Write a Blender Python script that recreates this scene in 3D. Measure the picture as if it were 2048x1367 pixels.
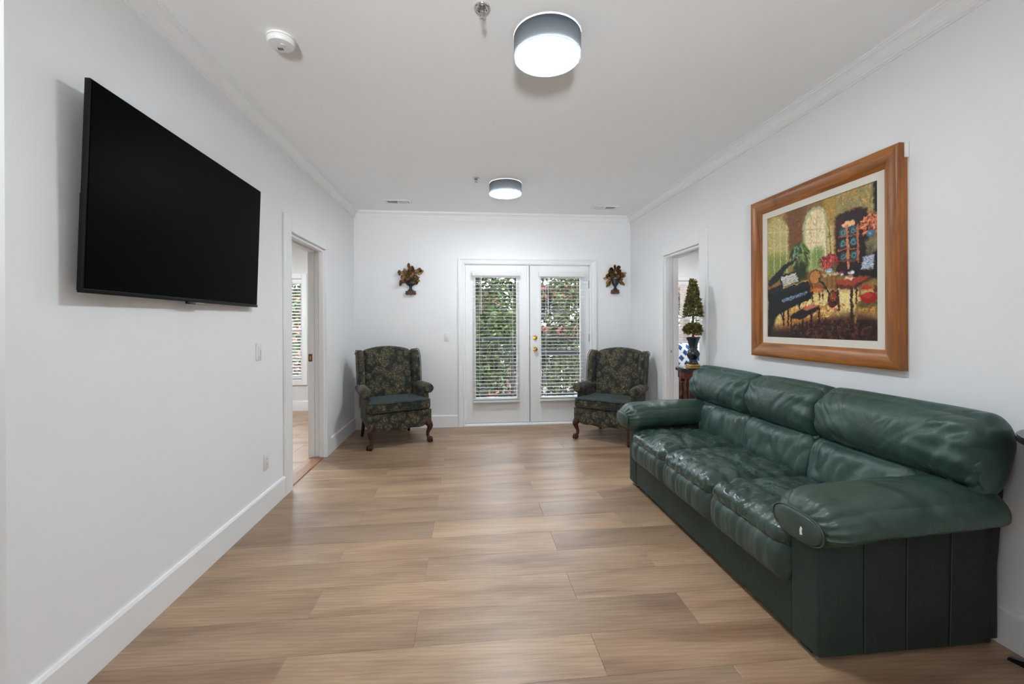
import bpy, bmesh, math, random
import numpy as np
from mathutils import Vector, Matrix, noise

# ------------------------------------------------------------------ clean
for o in list(bpy.data.objects):
    bpy.data.objects.remove(o, do_unlink=True)
scene = bpy.context.scene
COL = scene.collection
PI = math.pi

# ------------------------------------------------------------------ camera
cam_data = bpy.data.cameras.new('camera')
cam = bpy.data.objects.new('camera', cam_data)
COL.objects.link(cam)
cam.location = (0, 0, 1.314)
cam_data.sensor_fit = 'HORIZONTAL'
cam_data.sensor_width = 36.0
cam_data.lens = 865.0 / 2048.0 * 36.0
cam_data.shift_y = -35.0 / 2048.0
cam_data.clip_start = 0.05
cam_data.clip_end = 300
cam.rotation_euler = (Matrix.Rotation(-0.10256, 3, 'Z') @ Matrix.Rotation(PI / 2 - 0.0004, 3, 'X')
                      @ Matrix.Rotation(-0.0045, 3, 'Z')).to_euler()
scene.camera = cam

# ------------------------------------------------------------------ world, sun, exposure
world = bpy.data.worlds.new('world')
scene.world = world
world.use_nodes = True
wn = world.node_tree
wn.nodes.clear()
w_out = wn.nodes.new('ShaderNodeOutputWorld')
w_bg = wn.nodes.new('ShaderNodeBackground')
w_sky = wn.nodes.new('ShaderNodeTexSky')
w_sky.sky_type = 'NISHITA'
w_sky.sun_disc = False
w_sky.sun_elevation = math.radians(52)
w_sky.sun_rotation = math.radians(200)
w_sky.air_density = 1.0
w_sky.dust_density = 2.5
w_mix = wn.nodes.new('ShaderNodeMixRGB')
w_mix.inputs[0].default_value = 0.55
w_mix.inputs[2].default_value = (8.0, 8.2, 8.6, 1)
wn.links.new(w_sky.outputs[0], w_mix.inputs[1])
wn.links.new(w_mix.outputs[0], w_bg.inputs[0])
w_bg.inputs[1].default_value = 1.2
wn.links.new(w_bg.outputs[0], w_out.inputs[0])

sun_d = bpy.data.lights.new('sun', 'SUN')
sun_d.energy = 4.5
sun_d.angle = math.radians(0.6)
sun_d.color = (1.0, 0.95, 0.86)
sun = bpy.data.objects.new('sun', sun_d)
COL.objects.link(sun)
sun.rotation_euler = Vector((0.45, 0.75, -1.15)).to_track_quat('-Z', 'Y').to_euler()

# added unseen area light behind the camera, no fixture, brightens ceiling and far walls
fill_d = bpy.data.lights.new('fill_light', 'AREA')
fill_d.shape = 'DISK'
fill_d.size = 0.8
fill_d.energy = 44.0
fill_d.spread = math.radians(46)
fill_d.color = (0.90, 0.96, 1.0)
fill = bpy.data.objects.new('fill_light', fill_d)
COL.objects.link(fill)
fill.location = (-0.60, -5.2, 0.7)
fill.rotation_euler = Vector((0.10, 1.0, 0.42)).to_track_quat('-Z', 'Y').to_euler()

vs = scene.view_settings
vs.view_transform = 'Standard'
vs.look = 'None'
vs.gamma = 1.0
vs.exposure = 0.16
vs.use_curve_mapping = False
LAMP = 88.0          # radiance of the ceiling lamps' diffusers

# ------------------------------------------------------------------ measures of the room
XL, XR, YB = -1.415, 2.176, 5.607
H = 2.743
WT = 0.15
YN = -6.2            # wall behind the camera
YE = 1.484           # near end of the left wall

# ------------------------------------------------------------------ materials
def lin(c):
    return tuple(((v / 255) / 12.92 if v / 255 <= 0.04045 else ((v / 255 + 0.055) / 1.055) ** 2.4) for v in c)

def new_mat(name):
    m = bpy.data.materials.new(name)
    m.use_nodes = True
    nt = m.node_tree
    nt.nodes.clear()
    out = nt.nodes.new('ShaderNodeOutputMaterial')
    return m, nt, out

def pbsdf(nt, out, color=(0.8, 0.8, 0.8), rough=0.5, metal=0.0, spec=0.5):
    b = nt.nodes.new('ShaderNodeBsdfPrincipled')
    b.inputs['Base Color'].default_value = (*color, 1)
    b.inputs['Roughness'].default_value = rough
    b.inputs['Metallic'].default_value = metal
    b.inputs['Specular IOR Level'].default_value = spec
    nt.links.new(b.outputs[0], out.inputs[0])
    return b

def coords(nt, scale=(1, 1, 1), kind='Object', rand=False):
    tc = nt.nodes.new('ShaderNodeTexCoord')
    mp = nt.nodes.new('ShaderNodeMapping')
    mp.inputs['Scale'].default_value = scale
    nt.links.new(tc.outputs[kind], mp.inputs[0])
    if rand:
        oi = nt.nodes.new('ShaderNodeObjectInfo')
        vm = nt.nodes.new('ShaderNodeVectorMath')
        vm.operation = 'MULTIPLY'
        cx = nt.nodes.new('ShaderNodeCombineXYZ')
        for k in range(3):
            nt.links.new(oi.outputs['Random'], cx.inputs[k])
        vm.inputs[1].default_value = (37.0, 61.0, 23.0)
        nt.links.new(cx.outputs[0], vm.inputs[0])
        nt.links.new(vm.outputs[0], mp.inputs['Location'])
    return mp

def noise_tex(nt, vec, scale, detail=4, rough=0.5, dist=0.0):
    n = nt.nodes.new('ShaderNodeTexNoise')
    n.inputs['Scale'].default_value = scale
    n.inputs['Detail'].default_value = detail
    n.inputs['Roughness'].default_value = rough
    n.inputs['Distortion'].default_value = dist
    nt.links.new(vec.outputs[0], n.inputs['Vector'])
    return n

def ramp(nt, fac, stops, interp='LINEAR'):
    r = nt.nodes.new('ShaderNodeValToRGB')
    r.color_ramp.interpolation = interp
    e = r.color_ramp.elements
    while len(e) < len(stops):
        e.new(0.5)
    for k, (p, c) in enumerate(stops):
        e[k].position = p
        e[k].color = (*c, 1)
    nt.links.new(fac, r.inputs[0])
    return r

def mixc(nt, fac, a, b, mode='MIX'):
    m = nt.nodes.new('ShaderNodeMixRGB')
    m.blend_type = mode
    for inp, v in ((m.inputs[0], fac), (m.inputs[1], a), (m.inputs[2], b)):
        if isinstance(v, (int, float)):
            inp.default_value = v
        elif isinstance(v, tuple):
            inp.default_value = (*v, 1)
        else:
            nt.links.new(v, inp)
    return m

def bump(nt, height, strength, dist, bsdf, prev=None):
    b = nt.nodes.new('ShaderNodeBump')
    b.inputs['Strength'].default_value = strength
    b.inputs['Distance'].default_value = dist
    nt.links.new(height, b.inputs['Height'])
    if prev is not None:
        nt.links.new(prev.outputs[0], b.inputs['Normal'])
    nt.links.new(b.outputs[0], bsdf.inputs['Normal'])
    return b

M = {}

def plain(key, color, rough=0.5, metal=0.0, spec=0.5, bump_scale=None, bump_str=0.1, var=0.0, vscale=6.0):
    m, nt, out = new_mat(key)
    b = pbsdf(nt, out, color, rough, metal, spec)
    mp = coords(nt)
    if var > 0:
        n = noise_tex(nt, mp, vscale, 5, 0.6)
        r = ramp(nt, n.outputs[0], [(0.25, tuple(c * (1 - var) for c in color)), (0.75, tuple(min(1, c * (1 + var)) for c in color))])
        nt.links.new(r.outputs[0], b.inputs['Base Color'])
    if bump_scale:
        n2 = noise_tex(nt, mp, bump_scale, 3, 0.5)
        bump(nt, n2.outputs[0], bump_str, 0.002, b)
    M[key] = m
    return m

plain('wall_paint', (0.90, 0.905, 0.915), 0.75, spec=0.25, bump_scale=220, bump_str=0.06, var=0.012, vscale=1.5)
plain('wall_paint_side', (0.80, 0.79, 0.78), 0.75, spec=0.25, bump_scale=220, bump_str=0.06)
plain('ceiling_paint', (0.92, 0.925, 0.93), 0.85, spec=0.15, bump_scale=160, bump_str=0.06, var=0.01, vscale=1.0)
plain('trim_paint', (0.90, 0.905, 0.91), 0.42, spec=0.4)
plain('door_paint', (0.88, 0.885, 0.89), 0.40, spec=0.4)
plain('white_plastic', (0.82, 0.82, 0.80), 0.35)
plain('blind_white', (0.82, 0.82, 0.82), 0.45)
plain('black_plastic', (0.012, 0.012, 0.013), 0.35)
plain('tv_shell', (0.006, 0.006, 0.0065), 0.5, spec=0.15)
plain('black_gloss', (0.006, 0.007, 0.009), 0.12)
plain('grey_metal', (0.45, 0.45, 0.46), 0.35, 1.0)
plain('chrome', (0.75, 0.75, 0.76), 0.12, 1.0)
plain('brass', (0.72, 0.47, 0.14), 0.22, 1.0)
plain('aged_brass', (0.22, 0.10, 0.035), 0.35, 0.8)
plain('gold_leaf', (0.48, 0.30, 0.09), 0.42, 0.6, var=0.35, vscale=40)
plain('rail_metal', (0.018, 0.019, 0.022), 0.5)
plain('dark_slot', (0.02, 0.02, 0.02), 0.8)
plain('vase_glaze', (0.012, 0.018, 0.032), 0.08, spec=0.7, var=0.3, vscale=8)
plain('urn_black', (0.018, 0.020, 0.026), 0.35, var=0.5, vscale=30)
plain('urn_base', (0.10, 0.040, 0.018), 0.5, var=0.6, vscale=60, bump_scale=90, bump_str=0.6)
plain('dried_leaf', (0.52, 0.33, 0.16), 0.7, var=0.55, vscale=26, bump_scale=120, bump_str=0.5)
plain('dried_leaf_dark', (0.32, 0.195, 0.095), 0.7, var=0.55, vscale=26, bump_scale=120, bump_str=0.5)
plain('granite', (0.022, 0.022, 0.024), 0.22, var=0.7, vscale=160)
plain('mahogany', (0.10, 0.018, 0.010), 0.25, var=0.35, vscale=14)
plain('chair_wood', (0.055, 0.020, 0.012), 0.25, var=0.35, vscale=30)
plain('dark_wood', (0.10, 0.062, 0.045), 0.5, var=0.3, vscale=12)
plain('bark', (0.0550, 0.0413, 0.0303), 0.9, var=0.4, vscale=9, bump_scale=20, bump_str=0.8)
plain('concrete', (0.2310, 0.2255, 0.2200), 0.85, var=0.12, vscale=5)
plain('asphalt', (0.0715, 0.0715, 0.0743), 0.9, var=0.25, vscale=1.2)
plain('stucco', (0.3410, 0.3190, 0.3025), 0.85, var=0.06, vscale=3)
plain('red_roof', (0.1815, 0.0413, 0.0303), 0.7, var=0.15, vscale=2)
plain('post_taupe', (0.1650, 0.1293, 0.1128), 0.8, var=0.08, vscale=6)
plain('cream_mat', (0.78, 0.73, 0.64), 0.8, bump_scale=300, bump_str=0.2)
plain('stem_brown', (0.10, 0.065, 0.035), 0.8)
plain('stitch', (0.050, 0.068, 0.060), 0.6)
plain('tag_white', (0.85, 0.85, 0.82), 0.6)

def wood_floor():
    m, nt, out = new_mat('oak_plank')
    b = pbsdf(nt, out, rough=0.4, spec=0.55)
    oi = nt.nodes.new('ShaderNodeObjectInfo')
    mp = coords(nt, (1.0, 1.0, 1.0), rand=True)
    big = coords(nt, (1.1, 6.0, 1.0), rand=True)
    n1 = noise_tex(nt, big, 1.3, 3, 0.55, 0.35)              # broad bands along the board
    fine = coords(nt, (5.0, 150.0, 1.0), rand=True)
    n2 = noise_tex(nt, fine, 1.0, 4, 0.65, 0.1)              # fine pores
    # cathedral figure: rings cut lengthwise
    wv = nt.nodes.new('ShaderNodeTexWave')
    wv.wave_type = 'RINGS'
    wv.rings_direction = 'Z'
    wv.inputs['Scale'].default_value = 5.5
    wv.inputs['Distortion'].default_value = 5.0
    wv.inputs['Detail'].default_value = 3.0
    wv.inputs['Detail Scale'].default_value = 1.3
    cmap = coords(nt, (0.42, 3.1, 1.0), rand=True)
    nt.links.new(cmap.outputs[0], wv.inputs['Vector'])
    base = ramp(nt, n1.outputs[0], [(0.26, lin((144, 116, 94))), (0.46, lin((173, 146, 122))), (0.70, lin((192, 166, 140)))])
    tone = ramp(nt, oi.outputs['Random'], [(0.0, lin((216, 211, 207))), (0.35, lin((240, 235, 230))), (0.7, lin((250, 243, 234))), (1.0, lin((228, 219, 211)))])
    c1 = mixc(nt, 1.0, base.outputs[0], tone.outputs[0], 'MULTIPLY')
    pr = ramp(nt, n2.outputs[0], [(0.30, (0.74, 0.70, 0.66)), (0.56, (1, 1, 1))])
    c2 = mixc(nt, 0.75, c1.outputs[0], pr.outputs[0], 'MULTIPLY')
    wr = ramp(nt, wv.outputs[0], [(0.0, (0.86, 0.83, 0.80)), (0.45, (1, 1, 1)), (0.9, (1.0, 1.0, 1.0)), (1.0, (1.08, 1.07, 1.05))])
    c3 = mixc(nt, 0.65, c2.outputs[0], wr.outputs[0], 'MULTIPLY')
    nt.links.new(c3.outputs[0], b.inputs['Base Color'])
    rr = nt.nodes.new('ShaderNodeMapRange')
    rr.inputs[3].default_value = 0.28
    rr.inputs[4].default_value = 0.42
    nt.links.new(n2.outputs[0], rr.inputs[0])
    nt.links.new(rr.outputs[0], b.inputs['Roughness'])
    bump(nt, n2.outputs[0], 0.10, 0.001, b)
    M['oak_plank'] = m
wood_floor()

def wood_simple(key, dark, light, axis_scale, rough=0.35):
    m, nt, out = new_mat(key)
    b = pbsdf(nt, out, rough=rough)
    mp = coords(nt, axis_scale)
    n = noise_tex(nt, mp, 1.0, 5, 0.6, 0.6)
    r = ramp(nt, n.outputs[0], [(0.28, dark), (0.50, tuple((a + c) / 2 for a, c in zip(dark, light))), (0.72, light)])
    mp2 = coords(nt, (9, 9, 9))
    n2 = noise_tex(nt, mp2, 1.0, 2, 0.5)
    r2 = ramp(nt, n2.outputs[0], [(0.20, (0.35, 0.26, 0.2)), (0.30, (1, 1, 1))])
    c = mixc(nt, 0.6, r.outputs[0], r2.outputs[0], 'MULTIPLY')
    nt.links.new(c.outputs[0], b.inputs['Base Color'])
    M[key] = m
wood_simple('frame_wood_v', lin((110, 58, 18)), lin((186, 116, 48)), (30, 30, 2.5))
wood_simple('frame_wood_h', lin((110, 58, 18)), lin((186, 116, 48)), (30, 2.5, 30))
wood_simple('threshold_wood', lin((120, 84, 60)), lin((176, 132, 98)), (30, 2.0, 30))

def leather(key, col, rough, var, wr_str, grain=True, spec=0.5):
    m, nt, out = new_mat(key)
    b = pbsdf(nt, out, col, rough, 0, spec)
    mp = coords(nt, (1, 1, 1))
    n = noise_tex(nt, mp, 5.0, 5, 0.6, 0.4)
    lo = tuple(c * (1 - var) for c in col)
    hi = (col[0] * (1 + var * 1.25), col[1] * (1 + var), col[2] * (1 + var * 0.9))
    r = ramp(nt, n.outputs[0], [(0.30, lo), (0.70, hi)])
    n4 = noise_tex(nt, mp, 60.0, 4, 0.7)
    wear = ramp(nt, n4.outputs[0], [(0.35, (0.86, 0.86, 0.86)), (0.65, (1.1, 1.1, 1.1))])
    c = mixc(nt, 0.6, r.outputs[0], wear.outputs[0], 'MULTIPLY')
    nt.links.new(c.outputs[0], b.inputs['Base Color'])
    rr = nt.nodes.new('ShaderNodeMapRange')
    rr.inputs[1].default_value = 0.3
    rr.inputs[2].default_value = 0.7
    rr.inputs[3].default_value = rough - 0.07
    rr.inputs[4].default_value = rough + 0.10
    nt.links.new(n.outputs[0], rr.inputs[0])
    nt.links.new(rr.outputs[0], b.inputs['Roughness'])
    n2 = noise_tex(nt, mp, 9.0, 3, 0.5, 1.6)
    b1 = bump(nt, n2.outputs[0], wr_str, 0.02, b)
    n3 = noise_tex(nt, mp, 240.0, 3, 0.6)
    bump(nt, n3.outputs[0], 0.12, 0.002, b, b1)
    M[key] = m
leather('leather_seat', (0.030, 0.062, 0.050), 0.25, 0.30, 0.35)
leather('leather_back', (0.034, 0.078, 0.066), 0.40, 0.22, 0.22)
leather('leather_arm', (0.032, 0.066, 0.050), 0.40, 0.28, 0.20)
leather('leather_roll', (0.034, 0.064, 0.053), 0.42, 0.25, 0.15)
leather('suede_base', (0.030, 0.048, 0.041), 0.62, 0.22, 0.10, spec=0.3)
leather('suede_dark', (0.021, 0.028, 0.026), 0.66, 0.25, 0.10, spec=0.3)
leather('suede_mid', (0.026, 0.035, 0.032), 0.66, 0.25, 0.10, spec=0.3)

def floral(key, bg, mid, light, amount):
    m, nt, out = new_mat(key)
    b = pbsdf(nt, out, bg, 0.85, 0, 0.2)
    b.inputs['Sheen Weight'].default_value = 0.15
    mp = coords(nt, (1, 1, 1))
    nz = noise_tex(nt, mp, 30.0, 2, 0.5)
    add = nt.nodes.new('ShaderNodeVectorMath')
    add.operation = 'MULTIPLY_ADD'
    add.inputs[1].default_value = (0.035, 0.035, 0.035)
    nt.links.new(nz.outputs['Color'], add.inputs[0])
    nt.links.new(mp.outputs[0], add.inputs[2])
    def vor(scale, feat='F1'):
        v = nt.nodes.new('ShaderNodeTexVoronoi')
        v.feature = feat
        v.inputs['Scale'].default_value = scale
        nt.links.new(add.outputs[0], v.inputs['Vector'])
        return v
    v1 = vor(13.0)
    v2 = vor(42.0)
    v3 = vor(42.0, 'DISTANCE_TO_EDGE')
    # a blossom: inside a large cell, cut into petals by the small cells' edges
    f1 = ramp(nt, v1.outputs['Distance'], [(0.46, (1, 1, 1)), (0.66, (0, 0, 0))])
    pet = ramp(nt, v3.outputs['Distance'], [(0.03, (0, 0, 0)), (0.16, (1, 1, 1))])
    fl = mixc(nt, 1.0, f1.outputs[0], pet.outputs[0], 'MULTIPLY')
    # leaves between blossoms
    v4 = vor(28.0)
    lf = ramp(nt, v4.outputs['Distance'], [(0.28, (1, 1, 1)), (0.40, (0, 0, 0))])
    lc = ramp(nt, v2.outputs['Color'], [(0.2, mid), (0.8, light)])
    c0 = mixc(nt, lf.outputs[0], bg, tuple((x * 0.65 + y * 0.35) for x, y in zip(bg, mid)))
    fm = nt.nodes.new('ShaderNodeMath')
    fm.operation = 'MULTIPLY'
    fm.inputs[1].default_value = amount
    nt.links.new(fl.outputs[0], fm.inputs[0])
    c1 = mixc(nt, fm.outputs[0], c0.outputs[0], lc.outputs[0])
    nt.links.new(c1.outputs[0], b.inputs['Base Color'])
    wv = noise_tex(nt, mp, 420.0, 2, 0.5)
    bump(nt, wv.outputs[0], 0.25, 0.001, b)
    M[key] = m
floral('floral_fabric', (0.025, 0.031, 0.027), (0.098, 0.086, 0.052), (0.205, 0.160, 0.092), 0.92)
floral('floral_seat_sheen', (0.019, 0.036, 0.034), (0.024, 0.042, 0.036), (0.045, 0.056, 0.044), 0.45)  # worn floral fabric, window sheen on the seat top put into the colour
plain('piping_dark', (0.012, 0.016, 0.014), 0.7)

def foliage(key, dark, light, trans=0.35):
    m, nt, out = new_mat(key)
    g = nt.nodes.new('ShaderNodeNewGeometry')
    r = ramp(nt, g.outputs['Random Per Island'], [(0.0, dark), (0.6, tuple((a + c) / 2 for a, c in zip(dark, light))), (1.0, light)])
    d = nt.nodes.new('ShaderNodeBsdfPrincipled')
    d.inputs['Roughness'].default_value = 0.5
    t = nt.nodes.new('ShaderNodeBsdfTranslucent')
    mx = nt.nodes.new('ShaderNodeMixShader')
    mx.inputs[0].default_value = trans
    nt.links.new(r.outputs[0], d.inputs['Base Color'])
    nt.links.new(r.outputs[0], t.inputs[0])
    nt.links.new(d.outputs[0], mx.inputs[1])
    nt.links.new(t.outputs[0], mx.inputs[2])
    nt.links.new(mx.outputs[0], out.inputs[0])
    M[key] = m
foliage('leaf_green', (0.0093, 0.0155, 0.0056), (0.0837, 0.1169, 0.0278))
foliage('leaf_olive', (0.0139, 0.0161, 0.0068), (0.0852, 0.1042, 0.0277))
foliage('leaf_dark', (0.0056, 0.0099, 0.0056), (0.0310, 0.0434, 0.0186))
foliage('leaf_topiary', (0.030, 0.036, 0.014), (0.34, 0.29, 0.075), 0.15)
foliage('leaf_pink', (0.1085, 0.0403, 0.0310), (0.1922, 0.0992, 0.0806), 0.3)

def glass():
    m, nt, out = new_mat('pane_glass')
    t = nt.nodes.new('ShaderNodeBsdfTransparent')
    t.inputs[0].default_value = (0.93, 0.95, 0.94, 1)
    g = nt.nodes.new('ShaderNodeBsdfGlossy')
    g.inputs['Roughness'].default_value = 0.02
    f = nt.nodes.new('ShaderNodeFresnel')
    f.inputs[0].default_value = 1.35
    mx = nt.nodes.new('ShaderNodeMixShader')
    nt.links.new(f.outputs[0], mx.inputs[0])
    nt.links.new(t.outputs[0], mx.inputs[1])
    nt.links.new(g.outputs[0], mx.inputs[2])
    nt.links.new(mx.outputs[0], out.inputs[0])
    M['pane_glass'] = m
glass()

def emit(key, col, s):
    m, nt, out = new_mat(key)
    e = nt.nodes.new('ShaderNodeEmission')
    e.inputs[0].default_value = (*col, 1)
    e.inputs[1].default_value = s
    nt.links.new(e.outputs[0], out.inputs[0])
    M[key] = m
emit('lamp_diffuser', (0.885, 0.965, 1.02), LAMP)
emit('shade_glow', (1.0, 0.985, 0.965), LAMP * 0.6)  # emission of the added ring that whitens the lower shade
emit('lamp_diffuser_bright', (0.92, 0.97, 1.0), LAMP * 2.4)  # stronger emission for the added side-room lamps

def shade():
    m, nt, out = new_mat('lamp_shade')
    d = nt.nodes.new('ShaderNodeBsdfDiffuse')
    d.inputs[0].default_value = (0.045, 0.062, 0.085, 1)
    t = nt.nodes.new('ShaderNodeBsdfTranslucent')
    t.inputs[0].default_value = (0.30, 0.31, 0.32, 1)
    mx = nt.nodes.new('ShaderNodeMixShader')
    mx.inputs[0].default_value = 0.5
    nt.links.new(d.outputs[0], mx.inputs[1])
    nt.links.new(t.outputs[0], mx.inputs[2])
    nt.links.new(mx.outputs[0], out.inputs[0])
    M['lamp_shade'] = m
shade()

def tv_screen():
    m, nt, out = new_mat('tv_screen')
    b = pbsdf(nt, out, (0.001, 0.001, 0.0011), 0.38, 0, 0.016)
    M['tv_screen'] = m
tv_screen()

def brick_mat():
    m, nt, out = new_mat('far_brick')
    b = pbsdf(nt, out, rough=0.9, spec=0.1)
    mp = coords(nt, (1, 1, 1))
    br = nt.nodes.new('ShaderNodeTexBrick')
    br.inputs['Color1'].default_value = (*lin((150, 98, 84)), 1)
    br.inputs['Color2'].default_value = (*lin((130, 80, 68)), 1)
    br.inputs['Mortar'].default_value = (*lin((140, 128, 120)), 1)
    br.inputs['Scale'].default_value = 4.0
    rot = nt.nodes.new('ShaderNodeMapping')
    rot.inputs['Rotation'].default_value = (PI / 2, 0, 0)
    nt.links.new(mp.outputs[0], rot.inputs[0])
    nt.links.new(rot.outputs[0], br.inputs['Vector'])
    nt.links.new(br.outputs[0], b.inputs['Base Color'])
    M['far_brick'] = m
brick_mat()

def lattice_mat():
    m, nt, out = new_mat('lattice_fabric')
    b = pbsdf(nt, out, rough=0.9, spec=0.1)
    mp = coords(nt, (9.0, 9.0, 7.0))
    sep = nt.nodes.new('ShaderNodeSeparateXYZ')
    nt.links.new(mp.outputs[0], sep.inputs[0])
    def tri(op):
        a = nt.nodes.new('ShaderNodeMath'); a.operation = op
        nt.links.new(sep.outputs[0], a.inputs[0]); nt.links.new(sep.outputs[2], a.inputs[1])
        f = nt.nodes.new('ShaderNodeMath'); f.operation = 'PINGPONG'; f.inputs[1].default_value = 0.5
        nt.links.new(a.outputs[0], f.inputs[0])
        return f
    t1, t2 = tri('ADD'), tri('SUBTRACT')
    mn = nt.nodes.new('ShaderNodeMath'); mn.operation = 'MINIMUM'
    nt.links.new(t1.outputs[0], mn.inputs[0]); nt.links.new(t2.outputs[0], mn.inputs[1])
    r = ramp(nt, mn.outputs[0], [(0.0, (0.78, 0.80, 0.84)), (0.17, (0.78, 0.80, 0.84)), (0.19, (0.03, 0.10, 0.26))], 'CONSTANT')
    nt.links.new(r.outputs[0], b.inputs['Base Color'])
    M['lattice_fabric'] = m
lattice_mat()

def paint_mat():
    m, nt, out = new_mat('painted_canvas')
    b = pbsdf(nt, out, rough=0.45, spec=0.35)
    a = nt.nodes.new('ShaderNodeVertexColor')
    a.layer_name = 'paint'
    nt.links.new(a.outputs[0], b.inputs['Base Color'])
    mp = coords(nt, (1, 1, 1))
    n = noise_tex(nt, mp, 90, 3, 0.6, 1.0)
    bump(nt, n.outputs[0], 0.35, 0.002, b)
    M['painted_canvas'] = m
paint_mat()

# ------------------------------------------------------------------ object helpers
def link(name, me, mat, parent=None, smooth=False, kind=None):
    o = bpy.data.objects.new(name, me)
    COL.objects.link(o)
    if mat is not None and len(me.materials) == 0:
        me.materials.append(M[mat] if isinstance(mat, str) else mat)
    if parent is not None:
        o.parent = parent
    if smooth:
        me.polygons.foreach_set('use_smooth', [True] * len(me.polygons))
    if kind:
        o['kind'] = kind
    return o

def obj(name, bm, mat, parent=None, smooth=False, kind=None, sharp=None):
    me = bpy.data.meshes.new(name)
    bmesh.ops.recalc_face_normals(bm, faces=bm.faces)
    bm.to_mesh(me)
    bm.free()
    o = link(name, me, mat, parent, smooth or sharp is not None, kind)
    if sharp is not None:
        me.set_sharp_from_angle(angle=math.radians(sharp))
    return o

def tag(o, label, cat, group=None):
    o['label'] = label
    o['category'] = cat
    if group:
        o['group'] = group
    return o

def empty(name, loc=(0, 0, 0), rz=0.0):
    o = bpy.data.objects.new(name, None)
    COL.objects.link(o)
    o.location = loc
    o.rotation_euler = (0, 0, rz)
    o.empty_display_size = 0.1
    return o

def copy_tree(o, parent=None):
    c = o.copy()
    COL.objects.link(c)
    if parent is not None:
        c.parent = parent
    for ch in o.children:
        copy_tree(ch, c)
    return c

def box(bm, x0, x1, y0, y1, z0, z1, bev=0.0, seg=2):
    r = bmesh.ops.create_cube(bm, size=1.0)
    vs_ = r['verts']
    for v in vs_:
        v.co = Vector(((x0 + x1) / 2 + v.co.x * (x1 - x0), (y0 + y1) / 2 + v.co.y * (y1 - y0), (z0 + z1) / 2 + v.co.z * (z1 - z0)))
    if bev > 0:
        es = list({e for v in vs_ for e in v.link_edges})
        bmesh.ops.bevel(bm, geom=es, offset=bev, segments=seg, profile=0.5, affect='EDGES')
    return bm

def boxo(name, mat, parent, x0, x1, y0, y1, z0, z1, bev=0.0, seg=2, kind=None):
    bm = bmesh.new()
    box(bm, x0, x1, y0, y1, z0, z1, bev, seg)
    return obj(name, bm, mat, parent, kind=kind, sharp=(35 if bev > 0 else None))

def lathe(bm, prof, c=(0, 0, 0), n=32, axis='Z', arc=2 * PI, start=0.0, cap=True):
    rings = []
    full = abs(arc - 2 * PI) < 1e-6
    cnt = n if full else n + 1
    for (r, z) in prof:
        ring = []
        for k in range(cnt):
            a = start + arc * k / n
            p = (r * math.cos(a), r * math.sin(a), z)
            if axis == 'Y':
                p = (p[0], p[2], p[1])
            elif axis == 'X':
                p = (p[2], p[0], p[1])
            ring.append(bm.verts.new((c[0] + p[0], c[1] + p[1], c[2] + p[2])))
        rings.append(ring)
    for a, b in zip(rings[:-1], rings[1:]):
        for k in range(n if full else n):
            k2 = (k + 1) % cnt
            bm.faces.new((a[k], a[k2], b[k2], b[k]))
    if full and cap:
        for ring, (r, z) in ((rings[0], prof[0]), (rings[-1], prof[-1])):
            if r > 1e-5:
                bm.faces.new(ring)
    bmesh.ops.remove_doubles(bm, verts=[v for rg in rings for v in rg], dist=1e-6)
    return bm

def tube(bm, pts, radii, n=10, cap=True, flat=(1.0, 1.0)):
    pts = [Vector(p) for p in pts]
    if isinstance(radii, (int, float)):
        radii = [radii] * len(pts)
    rings = []
    up = Vector((0, 0, 1))
    prev = None
    for i, p in enumerate(pts):
        t = (pts[min(i + 1, len(pts) - 1)] - pts[max(i - 1, 0)])
        t.normalize()
        if prev is None:
            a = t.cross(up)
            if a.length < 1e-3:
                a = t.cross(Vector((0, 1, 0)))
        else:
            a = prev - t * prev.dot(t)
        a.normalize()
        prev = a
        b = t.cross(a)
        rings.append([bm.verts.new(p + (a * math.cos(2 * PI * k / n) * flat[0] + b * math.sin(2 * PI * k / n) * flat[1]) * radii[i]) for k in range(n)])
    for r0, r1 in zip(rings[:-1], rings[1:]):
        for k in range(n):
            bm.faces.new((r0[k], r0[(k + 1) % n], r1[(k + 1) % n], r1[k]))
    if cap:
        bm.faces.new(rings[0])
        bm.faces.new(rings[-1])
    return bm

def catmull(pts, m=6):
    P = [Vector(p) for p in pts]
    out = []
    for i in range(len(P) - 1):
        p0 = P[max(i - 1, 0)]; p1 = P[i]; p2 = P[i + 1]; p3 = P[min(i + 2, len(P) - 1)]
        for k in range(m):
            t = k / m
            out.append(0.5 * ((2 * p1) + (p2 - p0) * t + (2 * p0 - 5 * p1 + 4 * p2 - p3) * t * t + (3 * p1 - p0 - 3 * p2 + p3) * t ** 3))
    out.append(P[-1])
    return out

def prism(bm, outline, axis, a0, a1, bev=0.0, seg=3):
    """outline of 2D points extruded along an axis: X -> (y,z), Y -> (x,z), Z -> (x,y)"""
    def mk(p, a):
        return {'X': (a, p[0], p[1]), 'Y': (p[0], a, p[1]), 'Z': (p[0], p[1], a)}[axis]
    v0 = [bm.verts.new(mk(p, a0)) for p in outline]
    v1 = [bm.verts.new(mk(p, a1)) for p in outline]
    n = len(outline)
    f0 = bm.faces.new(v0)
    f1 = bm.faces.new(v1)
    for k in range(n):
        bm.faces.new((v0[k], v0[(k + 1) % n], v1[(k + 1) % n], v1[k]))
    bmesh.ops.recalc_face_normals(bm, faces=bm.faces)
    if bev > 0:
        es = list(set(f0.edges) | set(f1.edges))
        bmesh.ops.bevel(bm, geom=es, offset=bev, segments=seg, profile=0.5, affect='EDGES')
    return bm

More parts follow.
